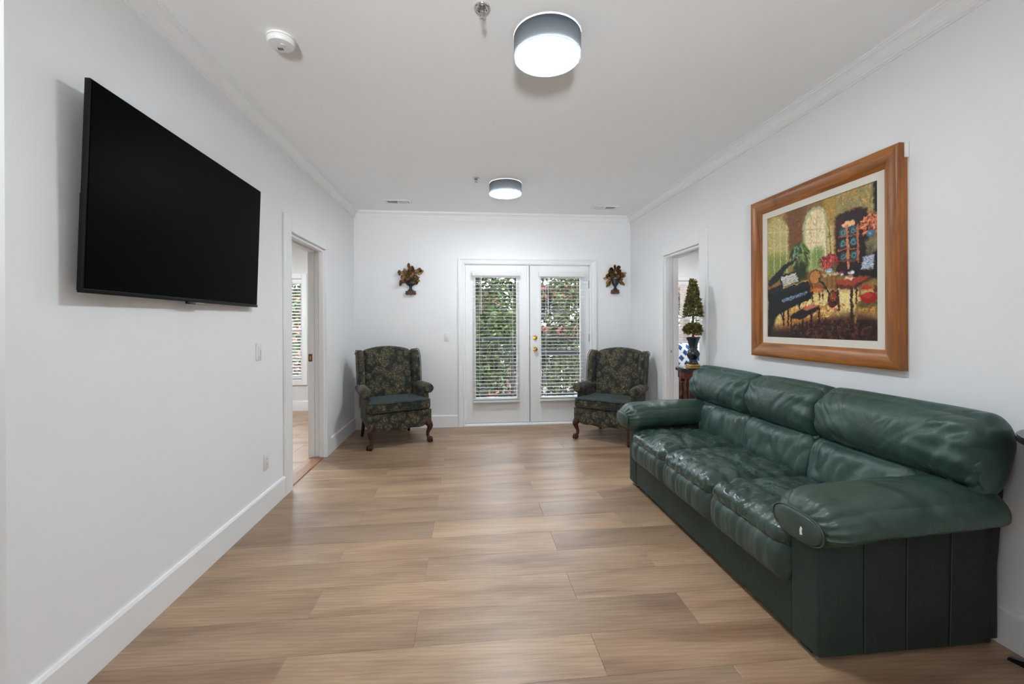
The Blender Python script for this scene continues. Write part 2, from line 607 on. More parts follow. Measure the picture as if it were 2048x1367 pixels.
def pillow(hx, hy, hz, r, n=(24, 24, 10), deform=None):
    """rounded box of half sizes, subdivided, smooth; r = (rx, ry, rz) corner radii"""
    if isinstance(r, (int, float)):
        r = (r, r, r)
    bm = bmesh.new()
    faces = []
    grid = {}
    def vert(i, j, k):
        key = (i, j, k)
        if key not in grid:
            u = [2 * i / n[0] - 1, 2 * j / n[1] - 1, 2 * k / n[2] - 1]
            # concentrate points towards the rounded edges
            u = [math.sin(t * PI / 2) * 0.45 + t * 0.55 for t in u]
            h = (hx, hy, hz)
            p = [u[a] * h[a] for a in range(3)]
            inner = [max(-(h[a] - r[a]), min(h[a] - r[a], p[a])) for a in range(3)]
            d = Vector([(p[a] - inner[a]) / r[a] for a in range(3)])
            if d.length > 1e-9:
                # cube-surface point of the corner box -> ellipsoid
                mx_ = max(abs(d[0]), abs(d[1]), abs(d[2]))
                dn = d.normalized() * mx_
                p = [inner[a] + dn[a] * r[a] for a in range(3)]
            co = Vector(p)
            if deform:
                co = deform(co, Vector(u))
            grid[key] = bm.verts.new(co)
        return grid[key]
    for (a, b, c) in ((0, 1, 2), (0, 2, 1), (1, 2, 0)):
        for side in (0, n[c]):
            for i in range(n[a]):
                for j in range(n[b]):
                    q = []
                    for (di, dj) in ((0, 0), (1, 0), (1, 1), (0, 1)):
                        idx = [0, 0, 0]
                        idx[a] = i + di; idx[b] = j + dj; idx[c] = side
                        q.append(vert(*idx))
                    try:
                        bm.faces.new(q)
                    except ValueError:
                        pass
    return bm

def struct(name, bm, mat, parent=None, label=None, **kw):
    o = obj(name, bm, mat, parent, **kw)
    if parent is None:
        o['kind'] = 'structure'
        if label:
            o['label'] = label
    return o

# ================================================================== THE SETTING
LD0, LD1, LDZ = 3.625, 4.47, 2.056        # left door opening
RD0, RD1, RDZ = 3.852, 4.60, 2.056        # right door opening
FX0, FX1, FZ = -0.04, 1.625, 2.10         # french door opening
YBO = YB + WT
LYB, RYB = 6.95, 7.20                     # window walls of the side rooms
LWX0, LWX1, LWZ0, LWZ1 = -3.42, -2.53, 0.47, 2.03
RWX0, RWX1, RWZ0, RWZ1 = 3.30, 4.75, 0.83, 2.06

# floor: a sub-floor with one object per plank
bm = bmesh.new()
box(bm, -4.75, 5.75, YN - 0.15, YBO, -0.16, -0.012)
box(bm, -4.75, XL, YBO, LYB + 0.15, -0.16, -0.012)
box(bm, XR, 5.75, YBO, RYB + 0.15, -0.16, -0.012)
floor = struct('floor', bm, 'oak_plank', label='light oak plank floor running across the room')
PW, PL = 0.2265, 1.235
plank_cache = {}
def plank(x0, x1, y0, y1, along='x'):
    key = (round(x1 - x0, 3), round(y1 - y0, 3))
    if key not in plank_cache:
        b_ = bmesh.new()
        hx, hy = (x1 - x0) / 2 - 0.0004, (y1 - y0) / 2 - 0.0004
        lo, hi, e = -0.012, 0.0, 0.0016
        vb = [b_.verts.new((sx * hx, sy * hy, lo)) for sx, sy in ((-1, -1), (1, -1), (1, 1), (-1, 1))]
        vm = [b_.verts.new((sx * hx, sy * hy, hi - 0.0008)) for sx, sy in ((-1, -1), (1, -1), (1, 1), (-1, 1))]
        vt = [b_.verts.new((sx * (hx - e), sy * (hy - e), hi)) for sx, sy in ((-1, -1), (1, -1), (1, 1), (-1, 1))]
        for k in range(4):
            b_.faces.new((vb[k], vb[(k + 1) % 4], vm[(k + 1) % 4], vm[k]))
            b_.faces.new((vm[k], vm[(k + 1) % 4], vt[(k + 1) % 4], vt[k]))
        b_.faces.new(vt)
        me = bpy.data.meshes.new('plank')
        b_.to_mesh(me); b_.free()
        me.materials.append(M['oak_plank'])
        plank_cache[key] = me
    o = bpy.data.objects.new('plank', plank_cache[key])
    COL.objects.link(o)
    o.parent = floor
    o.location = ((x0 + x1) / 2, (y0 + y1) / 2, 0)
    return o
k = -19
while True:
    y0 = 3.156 + k * PW
    if y0 > YB:
        break
    y1 = min(y0 + PW, YB + 0.02)
    if y1 > YN:
        xlim0 = XL if y0 > YE - 0.1 else -2.9
        off = -0.225 if k % 2 == 0 else 0.515
        n0 = math.floor((xlim0 - off) / PL)
        x = off + n0 * PL
        while x < XR:
            a, b_ = max(x, xlim0 - 0.01), min(x + PL, XR + 0.01)
            if b_ - a > 0.02:
                plank(a, b_, max(y0, YN), y1)
            x += PL
    k += 1
for c in range(6):                      # planks of the room behind the left doorway run away from the door
    x1 = -1.565 - c * PW
    y = 2.9 + (0.5 if c % 2 else 0.0)
    while y < LYB:
        plank(x1 - PW, x1, y, min(y + PL, LYB))
        y += PL

bm = bmesh.new()
box(bm, -4.75, 5.75, YN - 0.15, YBO, H, H + 0.15)
box(bm, -4.75, XL, YBO, LYB + 0.15, H, H + 0.15)
box(bm, XR, 5.75, YBO, RYB + 0.15, H, H + 0.15)
struct('ceiling', bm, 'ceiling_paint', label='flat white ceiling')

def wall(name, boxes, mat='wall_paint', label=None):
    bm = bmesh.new()
    for b_ in boxes:
        box(bm, *b_)
    return struct(name, bm, mat, label=label)

wall('wall_left', [(XL - WT, XL, YE, LD0, -0.012, H), (XL - WT, XL, LD1, YBO, -0.012, H), (XL - WT, XL, LD0, LD1, LDZ, H)], label='white wall carrying the television')
wall('wall_right', [(XR, XR + WT, YN, RD0, -0.012, H), (XR, XR + WT, RD1, YBO, -0.012, H), (XR, XR + WT, RD0, RD1, RDZ, H)], label='white wall behind the sofa')
wall('wall_back', [(XL, FX0, YB, YBO, -0.012, H), (FX1, XR, YB, YBO, -0.012, H), (FX0, FX1, YB, YBO, FZ, H)], label='white wall with the glazed double doors')
wall('wall_front', [(-2.9, XR, YN - WT, YN, -0.012, H)])
wall('wall_hall_left', [(-3.05, -2.9, YN - WT, YE, -0.012, H)])
wall('wall_hall_end', [(-3.05, XL - WT, YE, YE + WT, -0.012, H)])
# side rooms
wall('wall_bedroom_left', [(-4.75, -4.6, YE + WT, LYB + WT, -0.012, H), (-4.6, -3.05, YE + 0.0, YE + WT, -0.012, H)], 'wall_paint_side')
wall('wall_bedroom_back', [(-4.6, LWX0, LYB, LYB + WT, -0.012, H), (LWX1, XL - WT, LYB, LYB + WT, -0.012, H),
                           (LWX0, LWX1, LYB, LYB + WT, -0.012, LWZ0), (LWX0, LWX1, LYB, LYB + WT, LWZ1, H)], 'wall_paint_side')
wall('wall_balcony_left', [(XL - WT, XL, YBO, LYB + WT, -0.012, H)], 'stucco')
wall('wall_balcony_right', [(XR, XR + WT, YBO, RYB + WT, -0.012, H)], 'stucco')
wall('wall_study_right', [(5.6, 5.75, 2.4, RYB + WT, -0.012, H), (XR + WT, 5.6, 2.4, 2.55, -0.012, H)])
wall('wall_study_back', [(XR + WT, RWX0, RYB, RYB + WT, -0.012, H), (RWX1, 5.6, RYB, RYB + WT, -0.012, H),
                         (RWX0, RWX1, RYB, RYB + WT, -0.012, RWZ0), (RWX0, RWX1, RYB, RYB + WT, RWZ1, H)])

# crown moulding, mitred in the corners
CROWN = [(0, -0.087), (0.010, -0.087), (0.011, -0.079), (0.019, -0.077), (0.021, -0.069), (0.027, -0.064), (0.031, -0.050),
         (0.040, -0.036), (0.052, -0.026), (0.064, -0.021), (0.066, -0.013), (0.073, -0.012), (0.075, -0.004), (0.081, -0.003), (0.081, 0.0), (0, 0)]
def run(name, p0, p1, nrm, prof, mat, m0=True, m1=True, z=H, label=None):
    p0, p1, nrm = Vector(p0), Vector(p1), Vector(nrm)
    t = (p1 - p0).normalized()
    bm = bmesh.new()
    a = [bm.verts.new((*(p0 + nrm * d + t * (d if m0 else 0)), z + h)) for d, h in prof]
    b_ = [bm.verts.new((*(p1 + nrm * d - t * (d if m1 else 0)), z + h)) for d, h in prof]
    n = len(prof)
    for k in range(n):
        bm.faces.new((a[k], a[(k + 1) % n], b_[(k + 1) % n], b_[k]))
    bm.faces.new(a); bm.faces.new(b_)
    return struct(name, bm, mat, label=label)
run('trim_1', (XL, YE), (XL, YB), (1, 0), CROWN, 'trim_paint', False, True, label='white crown moulding above the television wall')
run('trim_2', (XL, YB), (XR, YB), (0, -1), CROWN, 'trim_paint', label='white crown moulding above the glazed doors')
run('trim_3', (XR, YB), (XR, YN), (-1, 0), CROWN, 'trim_paint', label='white crown moulding above the sofa wall')
BASE = [(0, 0), (0.016, 0), (0.016, 0.142), (0.010, 0.154), (0, 0.154)]
CW = 0.130                     # width of the flat door casings
run('baseboard_left', (XL, YE), (XL, LD0 - 0.02), (1, 0), BASE, 'trim_paint', False, False, 0, label='tall white baseboard under the television')
run('baseboard_left_corner', (XL, LD1 + CW), (XL, YB), (1, 0), BASE, 'trim_paint', False, True, 0)
run('baseboard_back_left', (XL, YB), (FX0 - 0.082, YB), (0, -1), BASE, 'trim_paint', True, False, 0)
run('baseboard_back_right', (FX1 + 0.082, YB), (XR, YB), (0, -1), BASE, 'trim_paint', False, True, 0)
run('baseboard_right_corner', (XR, YB), (XR, RD1 + CW), (-1, 0), BASE, 'trim_paint', True, False, 0)
run('baseboard_right', (XR, RD0 - CW), (XR, YN), (-1, 0), BASE, 'trim_paint', False, True, 0, label='tall white baseboard behind the sofa')
run('baseboard_bedroom', (XL - WT, LYB), (-4.6, LYB), (0, -1), BASE, 'trim_paint', False, False, 0)

# casings of the two side doorways
def casing(name, side, y0, y1, zt, label):
    s = 1 if side == 'left' else -1
    xw = XL if side == 'left' else XR
    bm = bmesh.new()
    def cbox(ya, yb, za, zb, th):
        xa, xb = sorted((xw, xw + s * th))
        box(bm, xa, xb, ya, yb, za, zb, 0.003, 1)
    cbox(y0 - CW, y0 - 0.006, 0, zt + CW, 0.022)
    cbox(y1 + 0.006, y1 + CW, 0, zt + CW, 0.022)
    cbox(y0 - 0.006, y1 + 0.006, zt + 0.006, zt + CW, 0.0215)
    # jamb liners, split by the slot in which the sliding door runs
    jx = [(0.004, 0.052), (0.096, 0.154)]
    for ja, jb in jx:
        xa, xb = sorted((xw - s * ja, xw - s * jb))
        box(bm, xa, xb, y0 - 0.004, y0 + 0.016, 0, zt, 0.002, 1)
        box(bm, xa, xb, y1 - 0.016, y1 + 0.004, 0, zt, 0.002, 1)
        box(bm, xa, xb, y0 + 0.016, y1 - 0.016, zt - 0.018, zt + 0.004, 0.002, 1)
    return struct(name, bm, 'trim_paint', label=label)
casing('trim_4', 'left', LD0, LD1, LDZ, 'white flat casing around the doorway beside the television')
casing('trim_5', 'right', RD0, RD1, RDZ, 'white flat casing around the doorway behind the topiary')
# sliding (pocket) doors standing back in the wall
def pocket(name, side, y1, label):
    s = 1 if side == 'left' else -1
    xw = XL if side == 'left' else XR
    xa, xb = sorted((xw - s * 0.056, xw - s * 0.092))
    bm = bmesh.new()
    box(bm, xa, xb, y1 - 0.006, y1 + 0.10, 0.012, 2.03, 0.002, 1)
    d = struct(name, bm, 'door_paint', label=label)
    bm = bmesh.new()
    xm = (xa + xb) / 2
    if side == 'left':
        box(bm, XL - 0.148, XL - 0.112, y1 - 0.021, y1 - 0.014, 0.955, 1.03, 0.003, 2)
        o = obj('edge_pull', bm, 'aged_brass', d)
        bm = bmesh.new()
        box(bm, XL - 0.136, XL - 0.122, y1 - 0.0225, y1 - 0.020, 0.972, 1.010, 0.001, 1)
        obj('pull_lever', bm, 'brass', o)
    else:
        box(bm, xm - 0.008, xm + 0.008, y1 - 0.009, y1 - 0.004, 0.99, 1.02, 0.001, 1)
        o = obj('edge_pull', bm, 'grey_metal', d)
    return d
pocket('door_3', 'left', LD1, 'white sliding door tucked in the wall beside the wing chair')
pocket('door_4', 'right', RD1, 'white sliding door tucked in the wall behind the topiary')
bm = bmesh.new()
prism(bm, [(XL - 0.005, 0), (XL - 0.012, 0.010), (XL - 0.10, 0.012), (XL - WT, 0.006), (XL - WT, 0)], 'Y', LD0 + 0.016, LD1 - 0.016)
struct('trim_6', bm, 'threshold_wood', label='wooden threshold strip in the doorway beside the television')

# casing of the glazed doors: moulded
def moulded(name, pts_prof, segs, mat, label=None):
    bm = bmesh.new()
    for kind, args in segs:
        if kind == 'V':
            x, sgn, z0, z1m = args
            ring0, ring1 = [], []
            for d, h in pts_prof:
                ring0.append(bm.verts.new((x + sgn * d, YB - h, z0)))
                ring1.append(bm.verts.new((x + sgn * d, YB - h, z1m + d)))
        else:
            x0, x1, z = args
            ring0, ring1 = [], []
            for d, h in pts_prof:
                ring0.append(bm.verts.new((x0 - d, YB - h, z + d)))
                ring1.append(bm.verts.new((x1 + d, YB - h, z + d)))
        n = len(pts_prof)
        for k in range(n):
            bm.faces.new((ring0[k], ring0[(k + 1) % n], ring1[(k + 1) % n], ring1[k]))
        bm.faces.new(ring0); bm.faces.new(ring1)
    return struct(name, bm, mat, label=label)
CAS = [(0.0, 0), (0.0, 0.010), (0.006, 0.014), (0.014, 0.014), (0.018, 0.010), (0.026, 0.012), (0.050, 0.017), (0.054, 0.022), (0.066, 0.026), (0.080, 0.024), (0.082, 0.0)]
moulded('trim_7', CAS, [('V', (FX0, -1, 0.0, FZ - 0.005)), ('V', (FX1, 1, 0.0, FZ - 0.005)), ('H', (FX0, FX1, FZ - 0.005))], 'trim_paint', 'white moulded casing around the glazed double doors')
bm = bmesh.new()
box(bm, FX0, FX0 + 0.012, YB, YBO, 0, FZ)
box(bm, FX1 - 0.012, FX1, YB, YBO, 0, FZ)
box(bm, FX0, FX1, YB, YBO, FZ - 0.012, FZ)
struct('trim_8', bm, 'trim_paint')
bm = bmesh.new()
prism(bm, [(YB - 0.012, 0), (YB - 0.012, 0.012), (YB + 0.004, 0.022), (YB + 0.01, 0.030), (YBO + 0.03, 0.024), (YBO + 0.03, 0)], 'X', FX0 + 0.0, FX1 - 0.0)
struct('trim_9', bm, 'trim_paint', label='white sill under the glazed double doors')

def glazed_door(name, x0, x1, gx0, gx1, gz0, gz1, label):
    y0, y1, z0, z1 = YB + 0.018, YB + 0.062, 0.034, 2.086
    bm = bmesh.new()
    box(bm, x0, gx0, y0, y1, z0, z1, 0.002, 1)
    box(bm, gx1, x1, y0, y1, z0, z1, 0.002, 1)
    box(bm, gx0, gx1, y0, y1, z0, gz0, 0.0)
    box(bm, gx0, gx1, y0, y1, gz1, z1, 0.0)
    d = struct(name, bm, 'door_paint', label=label)
    bm = bmesh.new()
    w = 0.022
    for (a, b_, c, e) in ((gx0 - w, gx0, gz0 - w, gz1 + w), (gx1, gx1 + w, gz0 - w, gz1 + w), (gx0, gx1, gz0 - w, gz0), (gx0, gx1, gz1, gz1 + w)):
        box(bm, a, b_, y0 - 0.008, y0 + 0.004, c, e, 0.003, 1)
    obj('glazing_bead', bm, 'door_paint', d)
    boxo('pane', 'pane_glass', d, gx0, gx1, (y0 + y1) / 2 - 0.002, (y0 + y1) / 2 + 0.002, gz0, gz1)
    return d
d1 = glazed_door('door_1', -0.026, 0.800, 0.105, 0.640, 0.36, 1.93, 'fixed white glazed door with no knob, blind on its pane')
d2 = glazed_door('door_2', 0.815, 1.611, 0.965, 1.492, 0.36, 1.93, 'white glazed door with two brass locks')
# astragal on the fixed leaf
bm = bmesh.new()
prism(bm, [(0.772, YB + 0.018), (0.778, YB + 0.008), (0.800, YB + 0.006), (0.806, YB + 0.010), (0.806, YB + 0.018)], 'Z', 0.036, 2.084)
obj('astragal', bm, 'door_paint', d1)
bm = bmesh.new()                       # added dark strips behind the leaves that block light through the door gaps
box(bm, 0.785, 0.832, YB + 0.0625, YB + 0.072, 0.030, 2.086)
box(bm, FX0 + 0.012, FX1 - 0.012, YB + 0.0625, YB + 0.072, 0.024, 0.060)
obj('gap_blocker', bm, 'black_plastic', d1)
# locks on the opening leaf
for z, knob in ((1.137, False), (0.986, True)):
    bm = bmesh.new()
    x = 0.882
    yf = YB + 0.018
    if knob:
        lathe(bm, [(0.001, yf - 0.062), (0.018, yf - 0.060), (0.027, yf - 0.050), (0.027, yf - 0.040), (0.016, yf - 0.026), (0.011, yf - 0.018), (0.012, yf - 0.010),
                   (0.030, yf - 0.007), (0.033, yf - 0.001), (0.033, yf + 0.002)], (x, 0, z), 24, 'Y')
        obj('door_knob', bm, 'brass', d2, sharp=40)
    else:
        lathe(bm, [(0.031, yf + 0.002), (0.031, yf - 0.006), (0.025, yf - 0.013), (0.012, yf - 0.015), (0.001, yf - 0.015)], (x, 0, z), 24, 'Y')
        o = obj('deadbolt', bm, 'brass', d2, sharp=40)
        boxo('thumb_turn', 'brass', o, x - 0.005, x + 0.005, yf - 0.032, yf - 0.012, z - 0.018, z + 0.018, 0.003)
    boxo('latch_plate', 'aged_brass', d2, 0.806, 0.816, yf + 0.004, yf + 0.03, z - 0.03, z + 0.03)
for z in (1.84, 1.13, 0.28):
    bm = bmesh.new()
    tube(bm, [(1.617, YB + 0.008, z - 0.05), (1.617, YB + 0.008, z + 0.05)], 0.007, 8)
    box(bm, 1.604, 1.617, YB + 0.012, YB + 0.018, z - 0.05, z + 0.05)
    obj('hinge', bm, 'grey_metal', d2)

# windows of the side rooms
def window(name, yw, x0, x1, z0, z1, rail, label):
    bm = bmesh.new()
    cw, ysf = 0.075, yw - 0.02
    box(bm, x0 - cw, x0, ysf, yw, z0 - cw, z1 + cw, 0.003, 1)
    box(bm, x1, x1 + cw, ysf, yw, z0 - cw, z1 + cw, 0.003, 1)
    box(bm, x0, x1, ysf, yw, z1, z1 + cw, 0.003, 1)
    box(bm, x0, x1, ysf, yw, z0 - cw, z0, 0.003, 1)
    for a, b_ in ((x0, x0 + 0.012), (x1 - 0.012, x1)):
        box(bm, a, b_, yw, yw + WT, z0, z1)
    box(bm, x0 + 0.012, x1 - 0.012, yw, yw + WT, z0, z0 + 0.012)
    box(bm, x0 + 0.012, x1 - 0.012, yw, yw + WT, z1 - 0.012, z1)
    w = struct(name, bm, 'trim_paint', label=label)
    bm = bmesh.new()
    s = 0.04
    yc = yw + 0.09
    for (a, b_, c, e) in ((x0 + 0.012, x0 + 0.012 + s, z0 + 0.012, z1 - 0.012), (x1 - 0.012 - s, x1 - 0.012, z0 + 0.012, z1 - 0.012),
                          (x0 + 0.05, x1 - 0.05, z0 + 0.012, z0 + 0.06), (x0 + 0.05, x1 - 0.05, z1 - 0.06, z1 - 0.012), (x0 + 0.05, x1 - 0.05, rail - 0.022, rail + 0.022)):
        box(bm, a, b_, yc - 0.02, yc + 0.02, c, e, 0.003, 1)
    obj('sash', bm, 'trim_paint', w)
    boxo('pane', 'pane_glass', w, x0 + 0.03, x1 - 0.03, yc - 0.002, yc + 0.002, z0 + 0.03, rail - 0.01)
    boxo('pane', 'pane_glass', w, x0 + 0.03, x1 - 0.03, yc - 0.002, yc + 0.002, rail + 0.01, z1 - 0.03)
    return w
window('window_1', LYB, LWX0, LWX1, LWZ0, LWZ1, 1.22, 'white sash window in the room beyond the television wall')
window('window_2', RYB, RWX0, RWX1, RWZ0, RWZ1, 1.42, 'white sash window in the room behind the topiary')

# ================================================================== BLINDS
def blind(x0, x1, zt, zb, y, label, pitch=0.0457, depth=0.032, wand=None, valance=True, tilt=0.0, group=None):
    e = empty('window_blind', ((x0 + x1) / 2, y, zb))
    tag(e, label, 'blind', group)
    hw = (x1 - x0) / 2
    hgt = zt - zb
    if valance:
        boxo('valance', 'blind_white', e, -hw - 0.012, hw + 0.012, -depth / 2 - 0.016, depth / 2 - 0.002, hgt - 0.068, hgt, 0.003)
    else:
        boxo('headrail', 'blind_white', e, -hw, hw, -depth / 2, depth / 2, hgt - 0.045, hgt, 0.003)
    b_ = bmesh.new()
    prof = [(-depth / 2, -0.0006), (-depth / 4, 0.0005), (0, 0.0009), (depth / 4, 0.0005), (depth / 2, -0.0006)]
    prof2 = [(p, q - 0.0018) for p, q in reversed(prof)]
    ct, st = math.cos(tilt), math.sin(tilt)
    prism(b_, [(p * ct - q * st, p * st + q * ct) for p, q in prof + prof2], 'X', -hw, hw)
    me = bpy.data.meshes.new('slat')
    bmesh.ops.recalc_face_normals(b_, faces=b_.faces)
    b_.to_mesh(me); b_.free()
    me.materials.append(M['blind_white'])
    z = hgt - 0.085
    while z > 0.062:
        o = link('slat', me, None, e)
        o.location = (0, 0, z)
        z -= pitch
    for q in range(4):                        # gathered slats on the bottom rail
        o = link('slat', me, None, e)
        o.location = (0, 0, 0.034 + q * 0.0052)
    boxo('bottom_rail', 'blind_white', e, -hw, hw, -depth / 2 - 0.002, depth / 2 + 0.002, 0.0, 0.028, 0.004)
    for sx in (-1, 1):
        bm = bmesh.new()
        for yy in (-depth / 2 - 0.001, depth / 2 + 0.001):
            tube(bm, [(sx * hw * 0.72, yy, 0.02), (sx * hw * 0.72, yy, hgt - 0.05)], 0.0011, 5)
        obj('ladder_cord', bm, 'blind_white', e)
    if wand is not None:
        bm = bmesh.new()
        tube(bm, [(wand, -depth / 2 - 0.022, hgt - 0.07), (wand, -depth / 2 - 0.022, hgt - 0.56)], 0.0042, 8)
        obj('tilt_wand', bm, 'blind_white', e)
    return e
YBL = YB - 0.024
blind(0.072, 0.668, 2.005, 0.305, YBL, 'white slat blind on the glazed door without a knob', wand=-0.195, tilt=-0.03)
blind(0.938, 1.522, 2.000, 0.310, YBL, 'white slat blind on the glazed door with brass locks', wand=-0.185, tilt=0.02)
blind(LWX0 + 0.02, LWX1 - 0.016, LWZ1 - 0.015, LWZ0 + 0.02, LYB + 0.035, 'white slat blind on the window beyond the doorway beside the television', depth=0.055, pitch=0.048, tilt=0.32)
blind(RWX0 + 0.02, RWX1 - 0.016, RWZ1 - 0.015, RWZ0 + 0.02, RYB + 0.035, 'white slat blind on the window behind the topiary', depth=0.036, pitch=0.048, tilt=0.0)

# ================================================================== SOFA
def snoise(v, s):
    return noise.noise(Vector((v[0] * s, v[1] * s, v[2] * s)))

def fold(p, freq, sharp, seed):
    """creases of soft leather: ridged noise"""
    n = noise.noise(Vector((p[0] * freq[0] + seed, p[1] * freq[1], p[2] * freq[2])))
    return (1.0 - abs(n) * 2.0) ** 1 if sharp == 0 else max(0.0, 1.0 - abs(n) * sharp)

sofa = empty('sofa', (1.76, 2.50, 0))
tag(sofa, 'dark green leather three-seat sofa under the framed painting', 'sofa')
SX0 = 1.335 - 1.76          # front of the base, local
def P2(name, mat, c, half, r, n, deform=None, parent=sofa, label=None):
    bm = pillow(*half, r, n, deform)
    T = Matrix.Translation(Vector(c))
    bmesh.ops.transform(bm, matrix=T, verts=bm.verts)
    o = obj(name, bm, mat, parent, smooth=True)
    if label:
        o['label'] = label
    return o

# base and arm boxes: suede-like leather, local y = along the sofa (0 in its middle)
def base_panel(name, mat, x0, x1, y0, y1, z0, z1, bev=0.012):
    return boxo(name, mat, sofa, x0, x1, y0, y1, z0, z1, bev, 3)
base_panel('base_front', 'suede_base', SX0, SX0 + 0.06, -0.832, 0.832, 0.028, 0.34)
base_panel('seat_deck', 'suede_dark', SX0 + 0.03, 0.33, -0.84, 0.84, 0.05, 0.33)
for s in (-1, 1):
    y0, y1 = sorted((s * 0.832, s * 0.968))
    base_panel('arm_front', 'suede_base', SX0 - 0.004, SX0 + 0.03, y0, y1, 0.028, 0.56, 0.010)
    base_panel('arm_core', 'suede_dark', SX0 + 0.01, 0.36, y0 + (0 if s < 0 else 0), y1 - 0.004 * s if s > 0 else y1, 0.04, 0.55, 0.006)
    # outer side: four leather panels sewn together, the rear one leaning back
    ys = s * 0.962
    edges = [(-0.420, -0.420), (-0.235, -0.233), (-0.055, -0.048), (0.135, 0.150), (0.325, 0.395)]
    for q in range(4):
        (b0, t0), (b1, t1) = edges[q], edges[q + 1]
        zt = 0.60 if q < 3 else 0.72
        bm = bmesh.new()
        prism(bm, [(b0 + 0.001, 0.028), (b1 - 0.001, 0.028), (t1 - 0.001, zt), (t0 + 0.001, zt)], 'Y', ys - 0.014 * s, ys + 0.010 * s, 0.006, 2)
        o = obj('side_panel', bm, ('suede_base', 'suede_mid', 'suede_dark', 'suede_dark')[q], sofa, sharp=50)
        if s < 0 and q < 3:
            bm = bmesh.new()
            tube(bm, [(b1, ys + 0.0115 * s, 0.035), (t1, ys + 0.0115 * s, zt - 0.02)], 0.0016, 6)
            obj('seam', bm, 'stitch', o)
# leaning back frame
bm = bmesh.new()
prism(bm, [(0.27, 0.03), (0.345, 0.03), (0.402, 0.86), (0.30, 0.86)], 'Y', -0.955, 0.955, 0.03, 3)
obj('back_frame', bm, 'suede_dark', sofa, sharp=50)
for fx in (SX0 + 0.05, 0.26):
    for fy in (-0.88, 0.88):
        boxo('foot', 'black_plastic', sofa, fx - 0.03, fx + 0.03, fy - 0.03, fy + 0.03, 0.0, 0.035, 0.004)

SW = 0.556                    # width of one seat
for i in range(3):
    yc = (i - 1) * SW
    seed = 3.7 * i
    # ---- seat pillow
    def d_seat(p, u, seed=seed):
        q = p.copy()
        top = max(0.0, u[2])
        q.z += 0.030 * top * (1 - u[0] ** 2) * (1 - u[1] ** 2)
        edge = max(abs(u[0]), abs(u[1]))
        # long folds that fan out from the middle of the seat, gathers along the piped edges
        f = fold(q, (5.5, 3.2, 3.0), 3.4, 1.3 + seed)
        f2 = fold(q, (13.0, 8.0, 6.0), 3.0, 9.1 + seed)
        q.z -= top * (0.020 * f + 0.010 * f2) * (1.0 - 0.6 * edge ** 4)
        if u[0] < -0.2:
            g = math.sin((p.y + 0.03 * snoise(p, 8 + i)) * 95.0 + seed) * (0.5 + 0.5 * snoise(p + Vector((seed, 0, 0)), 6))
            q.z += 0.0065 * g * min(1.0, (-u[0] - 0.2) * 1.6) * top
            q.x += 0.003 * g * max(0, -u[0] - 0.4)
        if abs(u[1]) > 0.5:
            g = math.sin(p.x * 70 + seed)
            q.z += 0.004 * g * (abs(u[1]) - 0.5) * 2 * top
        return q
    P2('seat_cushion', 'leather_seat', (-0.165, yc, 0.413), (0.305, SW / 2 + 0.003, 0.068), (0.085, 0.06, 0.062), (64, 64, 14), d_seat)
    # ---- puffed front with gathers
    def d_roll(p, u, seed=seed):
        q = p.copy()
        front = max(0.0, -u[0])
        q.x -= 0.020 * front * (1 - u[2] ** 2) * (1 - u[1] ** 4)
        w = 0.0
        for k in range(3):
            w += math.sin((p.y + 0.012 * snoise(Vector((p.y * 3, p.z * 4, seed + k)), 3)) * (62 + 37 * k) + seed * (k + 1)) / (k + 1.3)
        am = 0.35 + 0.65 * min(1.0, max(0, u[2] + 0.6))
        q.x += 0.0052 * w * front * am
        return q
    P2('seat_front', 'leather_roll', (-0.412, yc, 0.318), (0.056, SW / 2 + 0.001, 0.102), (0.052, 0.050, 0.075), (14, 90, 26), d_roll)
    bm = bmesh.new()                                   # piping between the two
    pts = []
    for k in range(25):
        t = -1 + 2 * k / 24
        pts.append((-0.464 + 0.020 * abs(t) ** 6 + 0.003 * math.sin(9 * t + seed), yc + t * (SW / 2 - 0.012), 0.404 - 0.006 * abs(t) ** 4 + 0.003 * math.sin(5 * t + seed)))
    tube(bm, pts, 0.0048, 8)
    obj('piping', bm, 'stitch', sofa, smooth=True)
    # ---- lower back (lumbar) roll
    lean = math.radians(15)
    def d_lum(p, u, seed=seed):
        q = p.copy()
        fr = max(0.0, -u[0])
        q.x -= 0.022 * fr * (1 - u[2] ** 2) * (1 - u[1] ** 2)
        q.x += fr * (0.016 * fold(q, (3, 5.5, 3.0), 3.4, 4.4 + seed) + 0.009 * fold(q, (4, 13, 5), 3.4, 7.7 + seed)) * (1 - 0.5 * u[2] ** 2)
        q = Matrix.Rotation(lean, 3, 'Y') @ q
        return q
    P2('lumbar_cushion', 'leather_back', (0.165, yc, 0.545), (0.075, SW / 2 + 0.012, 0.145), (0.065, 0.06, 0.09), (16, 64, 34), d_lum)

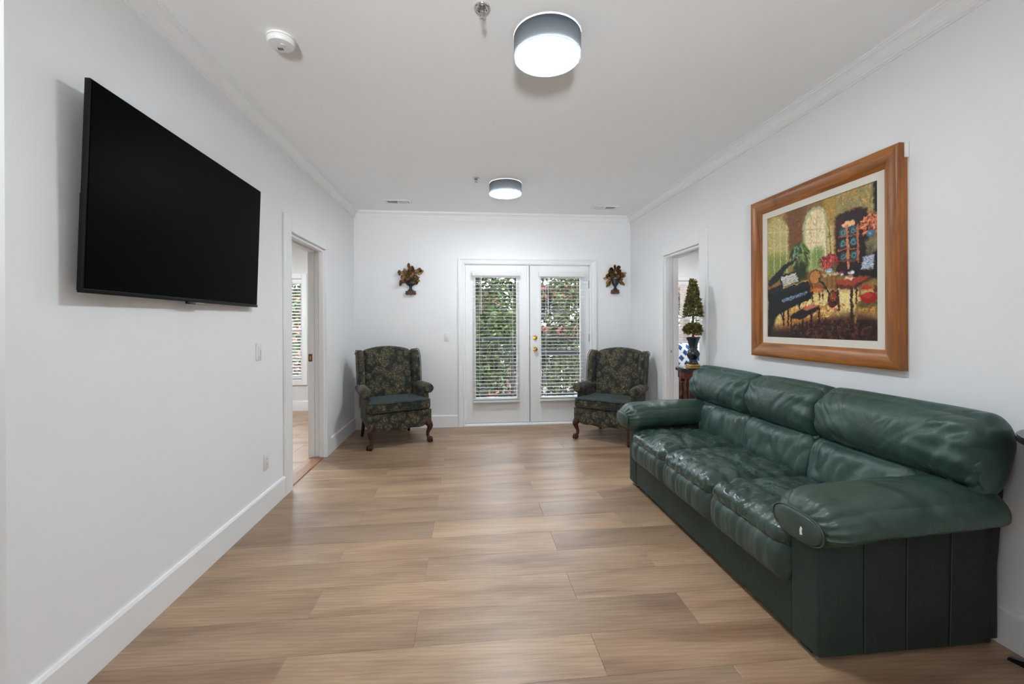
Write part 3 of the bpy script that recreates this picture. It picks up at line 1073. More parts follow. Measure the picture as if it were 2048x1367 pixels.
# ---- upper back pillows: the outer two are longer and reach over the arms
def back_pillow(y0, y1, seed, gather_lo, gather_hi):
    yc, hy = (y0 + y1) / 2, (y1 - y0) / 2 + 0.006
    lean = math.radians(17)
    def d(p, u):
        q = p.copy()
        fr = max(0.0, -u[0])
        q.x -= 0.032 * fr * (1 - u[2] ** 2) * (1 - u[1] ** 4)
        q.z -= 0.010 * abs(u[1]) ** 4 * max(0, u[2])
        # creases run down and inward from the top corners and from the side seams
        c = fold(Vector((p.x, p.y + 0.55 * p.z * (1 if u[1] < 0 else -1), p.z)), (2.5, 7.0, 2.2), 3.2, seed)
        c2 = fold(Vector((p.x, p.y + 0.9 * p.z * (1 if u[1] < 0 else -1), p.z)), (4, 16.0, 4.0), 3.0, seed + 5)
        side = 0.25 + 0.75 * abs(u[1]) ** 1.5
        q.x += fr * (0.016 * c + 0.010 * c2) * side
        for flag, sg in ((gather_lo, -1), (gather_hi, 1)):
            if u[1] * sg > 0.35:
                g = math.sin(p.z * (85 if flag else 60) + 3 * snoise(p, 7) + seed)
                q.x += fr * 0.0075 * g * (u[1] * sg - 0.35) * 1.5
                q.z += 0.003 * math.sin(p.x * 60 + seed) * (u[1] * sg - 0.35) * max(0, u[2])
        # the bottom edge tucks back over the lumbar roll
        q.x += 0.055 * max(0.0, -u[2]) ** 2 * fr
        q.x += 0.01 * max(0.0, u[2]) ** 3 * fr
        return Matrix.Rotation(lean, 3, 'Y') @ q
    return P2('back_cushion', 'leather_back', (0.235, yc, 0.797), (0.115, hy, 0.172), (0.110, 0.042, 0.135), (26, 84, 52), d)
back_pillow(-1.054, -0.290, 2.3, True, False)
back_pillow(-0.290, 0.290, 11.9, False, False)
back_pillow(0.290, 1.030, 23.1, False, True)

# ---- arm pads
def arm_pad(s):
    def d(p, u):
        q = p.copy()
        q.z += 0.020 * max(0, u[2]) * (1 - u[1] ** 2) * (1 - 0.6 * u[0] ** 2)
        # front end droops
        fr = max(0.0, -u[0] - 0.25)
        q.z -= 0.030 * fr ** 2
        if u[2] < 0:
            q.z += 0.045 * max(0.0, s * u[1]) * -u[2]
        q.y += s * 0.012 * fr
        # gathers around the end seam, soft folds on the flanks
        a = math.atan2(u[2], u[1])
        if u[0] < -0.5:
            q += Vector((0, 0.004 * math.sin(a * 19), 0.004 * math.cos(a * 17))) * (-u[0] - 0.5) * 2
        c = fold(Vector((p.x, p.y, p.z)), (6.0, 3.0, 2.0), 3.0, 5.0 + s)
        q.z -= 0.007 * c * max(0, u[2]) * (1 - abs(u[0]) ** 3)
        q.y -= 0.006 * math.copysign(1, u[1]) * fold(p, (9, 2, 3), 3.0, 8 + s) * abs(u[1])
        # narrower behind, where it slips under the back pillow
        q.y -= (q.y) * 0.12 * max(0, u[0])
        q.z += 0.012 * u[0]
        return q
    o = P2('arm_pad', 'leather_arm', (-0.090, s * 0.942, 0.565), (0.412, 0.168, 0.096), (0.100, 0.135, 0.086), (60, 36, 22), d)
    def d_end(p, u):
        return Vector((p.x - 0.006 * (1 - u[1] ** 2), p.y, p.z))
    e = P2('arm_end', 'leather_roll', (-0.496, s * 0.950, 0.538), (0.014, 0.128, 0.056), (0.0135, 0.115, 0.050), (4, 24, 14), d_end)
    bm = bmesh.new()                # piping around the end panel
    pts = []
    for k in range(41):
        a = 2 * PI * k / 40
        pts.append((-0.498, s * 0.950 + 0.128 * math.copysign(abs(math.cos(a)) ** 0.8, math.cos(a)), 0.538 + 0.056 * math.copysign(abs(math.sin(a)) ** 0.8, math.sin(a))))
    tube(bm, pts, 0.0035, 6, cap=False)
    obj('piping', bm, 'stitch', e, smooth=True)
    return o
arm_pad(-1)
arm_pad(1)
# a pale scuff where the leather of the arm end is worn through
bm = bmesh.new()
prism(bm, [(-0.998, 0.520), (-0.989, 0.518), (-0.987, 0.537), (-0.992, 0.549), (-0.998, 0.543), (-0.996, 0.531)], 'X', -0.5175, -0.512)
o = obj('scuff', bm, 'tag_white', sofa)
o['label'] = 'small white worn patch'

# ================================================================== WING CHAIRS
def wing_chair(name='wing_chair'):
    c = empty(name)
    F = 'floral_fabric'
    # seat rail with a shaped apron
    def apron(x):
        t = abs(x) / 0.35
        return 0.178 + 0.016 * t ** 2 + (0.026 * max(0, (t - 0.62) / 0.38)) - 0.010 * math.cos(t * 9) * (1 - t)
    N = 28
    xs = [-0.345 + 0.69 * k / N for k in range(N + 1)]
    bm = bmesh.new()
    out = [(x, apron(x)) for x in xs] + [(0.345, 0.368), (-0.345, 0.368)]
    prism(bm, out, 'Y', -0.335, -0.285, 0.010, 3)
    obj('apron', bm, F, c, sharp=45)
    for s in (-1, 1):
        bm = bmesh.new()
        vs0 = [(-0.30, 0.215), (-0.05, 0.205), (0.29, 0.225), (0.29, 0.40), (-0.30, 0.368)]
        prism(bm, vs0, 'X', s * 0.345, s * 0.300, 0.008, 2)
        for v in bm.verts:                         # narrower towards the back
            v.co.x -= s * 0.045 * max(0, (v.co.y + 0.30) / 0.6)
        obj('side_rail', bm, F, c, sharp=45)
    boxo('seat_deck', F, c, -0.29, 0.29, -0.30, 0.28, 0.285, 0.375, 0.01)
    # loose seat cushion, wider in front of the arms
    def d_c(p, u):
        q = p.copy()
        q.z += 0.014 * max(0, u[2]) * (1 - u[0] ** 2) * (1 - u[1] ** 2)
        back = max(0.0, min(1.0, (p.y + 0.12) / 0.14))
        q.x *= 1 - 0.115 * back
        return q
    bm = pillow(0.335, 0.268, 0.056, (0.03, 0.03, 0.028), (30, 26, 8), d_c)
    bmesh.ops.translate(bm, vec=(0, -0.082, 0.430), verts=bm.verts)
    me = bpy.data.meshes.new('seat_cushion')
    bmesh.ops.recalc_face_normals(bm, faces=bm.faces)
    bm.to_mesh(me); bm.free()
    me.materials.append(M[F]); me.materials.append(M['floral_seat_sheen'])
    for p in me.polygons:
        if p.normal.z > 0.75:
            p.material_index = 1  # upward faces take the colour with the sheen in it
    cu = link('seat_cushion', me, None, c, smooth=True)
    def ring(z, r=0.0045):
        pts = []
        for k in range(49):
            a = 2 * PI * k / 48
            x = 0.337 * math.copysign(min(1, abs(math.cos(a)) * 1.35) , math.cos(a))
            y = 0.268 * math.copysign(min(1, abs(math.sin(a)) * 1.35), math.sin(a))
            back = max(0.0, min(1.0, (y + 0.12) / 0.14))
            pts.append((x * (1 - 0.115 * back), y - 0.082, z))
        bm = bmesh.new()
        tube(bm, pts, r, 6, cap=False)
        return bm
    obj('piping', ring(0.474), 'piping_dark', cu, smooth=True)
    obj('piping', ring(0.388), 'piping_dark', cu, smooth=True)
    # upholstered back: arched top, leaning
    lean = math.radians(-13)
    def d_b(p, u):
        q = p.copy()
        q.x *= 1.0 + 0.05 * u[2]
        q.z += 0.055 * max(0, u[2]) * (1 - (u[0]) ** 2)
        q.y -= 0.028 * max(0, -u[1]) * (1 - u[0] ** 2) * (1 - u[2] ** 2)
        q = Matrix.Rotation(lean, 3, 'X') @ q
        return q
    bm = pillow(0.286, 0.062, 0.30, (0.05, 0.05, 0.05), (30, 8, 30), d_b)
    bmesh.ops.translate(bm, vec=(0, 0.232, 0.712), verts=bm.verts)
    obj('backrest', bm, F, c, smooth=True)
    # wings
    for s in (-1, 1):
        ol = catmull([(0.205, 0.54), (0.085, 0.575), (0.060, 0.66), (0.072, 0.78), (0.092, 0.90), (0.120, 0.975), (0.175, 1.018), (0.250, 1.022), (0.318, 1.000), (0.345, 0.965)], 5)
        out = [(p[0], p[1]) for p in [v.to_2d() if hasattr(v, 'to_2d') else v for v in ol]] + [(0.290, 0.72), (0.245, 0.54)]
        bm = bmesh.new()
        prism(bm, out, 'X', -0.034, 0.034, 0.024, 4)
        for v in bm.verts:
            # flare outwards to the front, sit on the flank of the back
            v.co.x += s * (0.315 + 0.18 * (0.30 - v.co.y) * 0.22 + 0.010 * (v.co.z - 0.6))
        w = obj('wing', bm, F, c, sharp=60)
        bm = bmesh.new()
        pts = [(s * (0.315 + 0.034 + 0.18 * (0.30 - y) * 0.22 + 0.010 * (z - 0.6)), y, z) for y, z in out[4:46]]
        tube(bm, pts, 0.0042, 6)
        obj('piping', bm, 'piping_dark', w, smooth=True)
    # rolled arms
    for s in (-1, 1):
        bm = bmesh.new()
        nseg, nr = 18, 20
        rings = []
        for k in range(nseg + 1):
            t = k / nseg
            y = -0.235 + 0.43 * t
            cx = s * (0.352 - 0.030 * t)
            cz = 0.600 - 0.010 * t - 0.012 * (1 - t) ** 3
            rr = 0.062 * (1.0 if t > 0.08 else (0.86 + 0.14 * (t / 0.08))) * (1 - 0.10 * t)
            rings.append([bm.verts.new((cx + rr * 1.02 * math.cos(2 * PI * q / nr), y, cz + rr * 0.92 * math.sin(2 * PI * q / nr))) for q in range(nr)])
        for a, b_ in zip(rings[:-1], rings[1:]):
            for q in range(nr):
                bm.faces.new((a[q], a[(q + 1) % nr], b_[(q + 1) % nr], b_[q]))
        bm.faces.new(rings[0]); bm.faces.new(rings[-1])
        ar = obj('arm', bm, F, c, sharp=50)
        bm = bmesh.new()
        lathe(bm, [(0.052, -0.2365), (0.045, -0.243), (0.030, -0.246), (0.0, -0.247)], (s * 0.352, 0, 0.588), 20, 'Y')
        obj('scroll_face', bm, F, ar, smooth=True)
        bm = bmesh.new()
        outl = [(-0.225, 0.35), (0.25, 0.36), (0.25, 0.58), (-0.21, 0.575), (-0.232, 0.50)]
        prism(bm, outl, 'X', s * 0.300, s * 0.352, 0.010, 2)
        for v in bm.verts:
            v.co.x -= s * 0.028 * max(0, (v.co.y + 0.20) / 0.5)
        obj('arm_panel', bm, F, c, sharp=45)
    # outside back
    bm = bmesh.new()
    prism(bm, [(0.262, 0.235), (0.296, 0.235), (0.372, 0.975), (0.335, 0.975)], 'X', -0.288, 0.288, 0.010, 2)
    obj('outer_back', bm, F, c, sharp=45)
    # cabriole front legs on ball feet
    for s in (-1, 1):
        bm = bmesh.new()
        pts = catmull([(s * 0.298, -0.292, 0.265), (s * 0.312, -0.312, 0.222), (s * 0.327, -0.328, 0.185), (s * 0.318, -0.318, 0.140), (s * 0.307, -0.307, 0.098), (s * 0.312, -0.314, 0.060), (s * 0.322, -0.324, 0.046)], 5)
        rad = []
        key = [0.046, 0.042, 0.034, 0.024, 0.0175, 0.019, 0.024]
        for i in range(len(pts)):
            t = i / (len(pts) - 1) * (len(key) - 1)
            k0 = min(int(t), len(key) - 2)
            rad.append(key[k0] + (key[k0 + 1] - key[k0]) * (t - k0))
        tube(bm, pts, rad, 12)
        lg = obj('leg', bm, 'chair_wood', c, smooth=True)
        bm = bmesh.new()
        bmesh.ops.create_uvsphere(bm, u_segments=16, v_segments=10, radius=0.032)
        bmesh.ops.scale(bm, vec=(1, 1, 0.92), verts=bm.verts)
        bmesh.ops.translate(bm, vec=(s * 0.3225, -0.3225, 0.0295), verts=bm.verts)
        for q in range(3):
            a = -PI / 2 + s * PI / 4 + (q - 1) * 0.95
            dx, dy = math.cos(a), math.sin(a)
            bx_, by_ = s * 0.3225, -0.3225
            tube(bm, [(bx_ + dx * 0.016, by_ + dy * 0.016, 0.058), (bx_ + dx * 0.033, by_ + dy * 0.033, 0.040), (bx_ + dx * 0.035, by_ + dy * 0.035, 0.018), (bx_ + dx * 0.028, by_ + dy * 0.028, 0.004)], [0.009, 0.009, 0.007, 0.005], 8)
        obj('ball_foot', bm, 'chair_wood', lg, smooth=True)
        bm = bmesh.new()
        tube(bm, [(s * 0.262, 0.262, 0.30), (s * 0.268, 0.285, 0.16), (s * 0.280, 0.315, 0.0)], [0.024, 0.021, 0.017], 8)
        obj('leg', bm, 'chair_wood', c, smooth=True)
    return c
chair = wing_chair()
chair.location = (-0.857, 5.085, 0)
chair.rotation_euler = (0, 0, math.radians(24.5))
tag(chair, 'green floral wing chair in the corner beside the doorway and television wall', 'armchair', 'floral wing chairs')
chair2 = copy_tree(chair)
chair2.location = (1.672, 4.895, 0)
chair2.rotation_euler = (0, 0, math.radians(-40))
chair2.scale = (0.97, 0.97, 0.97)
tag(chair2, 'green floral wing chair behind the end of the green sofa', 'armchair', 'floral wing chairs')

# ================================================================== CEILING FIXTURES
def ceiling_light(loc, label, bulb='lamp_diffuser'):
    c = empty('ceiling_light', (loc[0], loc[1], H))
    tag(c, label, 'light', 'drum ceiling lights')
    R = 0.165
    bm = bmesh.new()
    lathe(bm, [(R - 0.012, 0.0), (R - 0.012, -0.020), (0.02, -0.022), (0.0, -0.022)], n=48)
    obj('ceiling_plate', bm, 'white_plastic', c, sharp=40)
    bm = bmesh.new()
    lathe(bm, [(R - 0.0025, -0.008), (R, -0.008), (R, -0.112), (R - 0.0025, -0.112), (R - 0.0025, -0.008)], n=64, cap=False)
    rg = [v for v in bm.verts]
    o = obj('drum_shade', bm, 'lamp_shade', c, sharp=40)
    bm = bmesh.new()
    lathe(bm, [(0.0, -0.1015), (R - 0.006, -0.1015), (R - 0.005, -0.104), (R - 0.012, -0.109), (0.0, -0.110)], n=48)
    obj('diffuser', bm, bulb, c, sharp=60)
    bm = bmesh.new()
    lathe(bm, [(0.0, -0.095), (R - 0.008, -0.095), (R - 0.008, -0.1012), (0.0, -0.1012)], n=48)
    obj('reflector_pan', bm, 'white_plastic', c, sharp=40)
    bm = bmesh.new()                       # added glowing ring, unseen inside the drum, imitates bloom on the shade
    lathe(bm, [(R - 0.036, -0.0948), (R - 0.030, -0.0948), (R - 0.030, -0.090), (R - 0.036, -0.090), (R - 0.036, -0.0948)], n=48, cap=False)
    obj('glow_ring', bm, 'shade_glow', c)
    return c
ceiling_light((0.400, 2.115), 'drum ceiling light above the floor between television and sofa')
ceiling_light((0.390, 4.380), 'drum ceiling light in front of the glazed double doors')
ceiling_light((0.400, -2.430), 'unseen drum ceiling light added as fill at the open end of the room')  # unseen lamp added behind the camera for fill
for (lx, ly) in ((-2.45, 5.2), (3.4, 5.5)):  # side-room lamps are unseen, added to brighten those rooms
    cl = ceiling_light((lx, ly), 'unseen drum ceiling light added to brighten the room beyond the left doorway' if lx < 0 else 'unseen drum ceiling light added to brighten the room beyond the right doorway', 'lamp_diffuser_bright')
cl = ceiling_light((-2.2, -1.2), 'unseen drum ceiling light assumed in the side hall')  # assumed lamp, out of view

c = empty('smoke_detector', (-0.918, 2.262, H))
tag(c, 'round white smoke detector on the ceiling above the television', 'smoke detector')
bm = bmesh.new()
lathe(bm, [(0.066, 0.0), (0.066, -0.008), (0.060, -0.009), (0.060, -0.013)], n=40)
obj('mounting_ring', bm, 'white_plastic', c, sharp=40)
bm = bmesh.new()
lathe(bm, [(0.064, -0.013), (0.066, -0.018), (0.065, -0.028), (0.058, -0.036), (0.020, -0.040), (0.0, -0.040)], n=40)
b_ = obj('body', bm, 'white_plastic', c, sharp=40)
bm = bmesh.new()
lathe(bm, [(0.011, -0.0395), (0.011, -0.0425), (0.0, -0.043)], (0.012, -0.012, 0), n=20)
obj('test_button', bm, 'blind_white', b_, sharp=40)
bm = bmesh.new()
for q in range(3):
    box(bm, -0.022 + q * 0.009, -0.017 + q * 0.009, 0.012, 0.03, -0.0408, -0.0395)
obj('grille', bm, 'dark_slot', b_)

def sprinkler(x, y, label):
    c = empty('sprinkler_head', (x, y, H))
    tag(c, label, 'sprinkler', 'ceiling sprinklers')
    bm = bmesh.new()
    lathe(bm, [(0.036, 0.0), (0.037, -0.004), (0.030, -0.010), (0.024, -0.010), (0.022, -0.003), (0.014, -0.002)], n=32)
    obj('escutcheon', bm, 'chrome', c, smooth=True)
    bm = bmesh.new()
    lathe(bm, [(0.013, 0.0), (0.013, -0.018), (0.008, -0.020), (0.007, -0.026)], n=12)
    bd = obj('body', bm, 'grey_metal', c, sharp=40)
    bm = bmesh.new()
    for s in (-1, 1):
        tube(bm, [(s * 0.008, 0, -0.020), (s * 0.011, 0, -0.032), (s * 0.008, 0, -0.044), (0, 0, -0.050)], 0.0022, 6)
    tube(bm, [(0, 0, -0.024), (0, 0, -0.05)], 0.0025, 6)
    obj('frame_arm', bm, 'grey_metal', c)
    bm = bmesh.new()
    for q in range(8):
        a = 2 * PI * q / 8
        p = [(0.003, -0.002), (0.014, -0.003), (0.014, 0.003), (0.003, 0.002)]
        vs_ = [(px * math.cos(a) - py * math.sin(a), px * math.sin(a) + py * math.cos(a)) for px, py in p]
        prism(bm, vs_, 'Z', -0.0525, -0.051)
    lathe(bm, [(0.005, -0.049), (0.005, -0.054), (0.0, -0.055)], n=10)
    obj('deflector', bm, 'chrome', c)
    return c
sprinkler(0.072, 1.952, 'chrome ceiling sprinkler beside the drum light above the sofa')
sprinkler(0.090, 4.240, 'chrome ceiling sprinkler beside the drum light near the glazed doors')

def vent(x0, x1, y, label, flip):
    c = empty('ceiling_vent', ((x0 + x1) / 2, y, H))
    tag(c, label, 'vent', 'ceiling air vents')
    hw = (x1 - x0) / 2
    bm = bmesh.new()
    for (a, b_, d, e) in ((-hw, hw, -0.075, -0.048), (-hw, hw, 0.048, 0.075), (-hw, -hw + 0.03, -0.048, 0.048), (hw - 0.03, hw, -0.048, 0.048), (-0.012, 0.012, -0.048, 0.048)):
        box(bm, a, b_, d, e, -0.007, 0.0)
    obj('frame', bm, 'white_plastic', c)
    boxo('duct', 'dark_slot', c, -hw + 0.03, hw - 0.03, -0.048, 0.048, -0.0012, -0.0004)
    me = None
    for half in (-1, 1):
        n = 8
        for q in range(n):
            xx = half * (0.02 + (hw - 0.055) * (q + 0.5) / n)
            if me is None:
                bm = bmesh.new()
                box(bm, -0.0012, 0.0012, -0.048, 0.048, -0.011, 0.003)
                o = obj('louver', bm, 'white_plastic', c)
                me = o.data
            else:
                o = link('louver', me, None, c)
            o.location = (xx, 0, -0.004)
            o.rotation_euler = (0, half * flip * 0.75, 0)
    return c
vent(-0.945, -0.640, 5.130, 'white ceiling vent above the wing chair by the television wall', 1)
vent(1.530, 1.835, 5.165, 'white ceiling vent above the wing chair by the sofa', 1)

# ================================================================== SWITCHES AND SOCKET
def plate(name, label, cat, loc, rz, kind):
    c = empty(name, loc, rz)
    tag(c, label, cat)
    boxo('cover_plate', 'white_plastic', c, -0.036, 0.036, -0.0065, 0.0, -0.058, 0.058, 0.003)
    if kind == 'socket':
        boxo('socket_face', 'white_plastic', c, -0.017, 0.017, -0.009, -0.006, -0.034, 0.034, 0.001)
        bm = bmesh.new()
        for zz in (-0.018, 0.018):
            for xx in (-0.006, 0.006):
                box(bm, xx - 0.001, xx + 0.001, -0.0095, -0.0085, zz - 0.004, zz + 0.004)
        obj('slots', bm, 'dark_slot', c)
    else:
        boxo('rocker', 'white_plastic', c, -0.016, 0.016, -0.0105, -0.006, -0.033, 0.033, 0.0015)
        if kind == 'dimmer':
            boxo('slider', 'grey_metal', c, 0.006, 0.011, -0.012, -0.009, -0.022, 0.012, 0.001)
    return c
plate('light_switch', 'white dimmer switch on the wall between television and doorway', 'switch', (XL, 3.100, 1.135), PI / 2, 'dimmer')
plate('wall_socket', 'white wall socket low beside the doorway casing', 'socket', (XL, 3.200, 0.360), PI / 2, 'socket')
plate('light_switch', 'white rocker switch on the wall beside the glazed doors', 'switch', (-0.262, YB, 1.152), 0, 'rocker')

# ================================================================== TELEVISION
tv = empty('television', (-1.347, 2.336, 1.813))
tag(tv, 'large black flat television mounted on the white wall', 'television')
TW, TH = 1.322, 1.322 * 0.5755
# local: x along the set (away from the camera), y towards the wall, z up
ta, tt = -0.018, 0.037
ax = Vector((math.sin(ta), math.cos(ta), 0)); nn = Vector((math.cos(ta), -math.sin(ta), 0))
up = Vector((0, 0, 1)) * math.cos(tt) + nn * math.sin(tt)
nf = ax.cross(up).normalized()        # out of the screen, into the room
if nf.x < 0:
    nf = -nf
tv.rotation_euler = Matrix((ax, -nf, up)).transposed().to_euler()
boxo('cabinet', 'tv_shell', tv, -TW / 2, TW / 2, 0.003, 0.022, -TH / 2, TH / 2, 0.002)
boxo('screen', 'tv_screen', tv, -TW / 2 + 0.006, TW / 2 - 0.006, 0.0, 0.004, -TH / 2 + 0.018, TH / 2 - 0.005)
boxo('bottom_bezel', 'tv_shell', tv, -TW / 2, TW / 2, -0.002, 0.006, -TH / 2, -TH / 2 + 0.016, 0.001)
boxo('rear_housing', 'tv_shell', tv, -TW / 2 + 0.02, TW / 2 - 0.12, 0.02, 0.042, -TH / 2 + 0.004, -0.02, 0.006)
boxo('logo_lip', 'black_gloss', tv, -0.07, 0.07, -0.001, 0.012, -TH / 2 - 0.012, -TH / 2 + 0.001, 0.001)
boxo('logo_plate', 'chrome', tv, -0.01, 0.065, -0.0022, -0.001, -TH / 2 - 0.010, -TH / 2 - 0.003)
boxo('wall_bracket', 'black_plastic', tv, -0.22, 0.22, 0.022, 0.056, -0.08, 0.16, 0.002)

# ================================================================== PAINTING
pf = empty('framed_painting', (XR, 2.50, 1.641))
tag(pf, 'large framed painting of a piano in a sunlit room above the sofa', 'painting')
FW, FH = 1.130 / 2, 1.132 / 2
RW = 0.098
# moulding profile: (distance in from the outer edge, height off the wall)
MO = [(0.0, 0.0), (0.0, 0.044), (0.006, 0.048), (0.016, 0.050), (0.034, 0.049), (0.058, 0.044), (0.078, 0.035), (0.090, 0.026), (RW, 0.022), (RW, 0.0)]
def rail(side):
    bm = bmesh.new()
    a, b_ = [], []
    for d, h in MO:
        if side in ('top', 'bottom'):
            z = (FH - d) if side == 'top' else -(FH - d)
            a.append(bm.verts.new((-h, -(FW - d), z))); b_.append(bm.verts.new((-h, FW - d, z)))
        else:
            y = (FW - d) if side == 'left' else -(FW - d)
            a.append(bm.verts.new((-h, y, -(FH - d)))); b_.append(bm.verts.new((-h, y, FH - d)))
    n = len(MO)
    for k in range(n):
        bm.faces.new((a[k], a[(k + 1) % n], b_[(k + 1) % n], b_[k]))
    bm.faces.new(a); bm.faces.new(b_)
    return obj('frame_rail', bm, 'frame_wood_h' if side in ('top', 'bottom') else 'frame_wood_v', pf, sharp=40)
for s in ('top', 'bottom', 'left', 'right'):
    rail(s)
LW_ = 0.043
bm = bmesh.new()
iy, iz = FW - RW, FH - RW
for (y0, y1, z0, z1) in ((-iy, iy, iz - LW_, iz), (-iy, iy, -iz, -iz + LW_), (-iy, -iy + LW_, -iz + LW_, iz - LW_), (iy - LW_, iy, -iz + LW_, iz - LW_)):
    box(bm, -0.020, -0.008, y0, y1, z0, z1)
obj('liner', bm, 'cream_mat', pf)
boxo('hanging_bracket', 'white_plastic', pf, -0.020, -0.001, -FW - 0.010, -FW, FH - 0.075, FH + 0.004, 0.002)

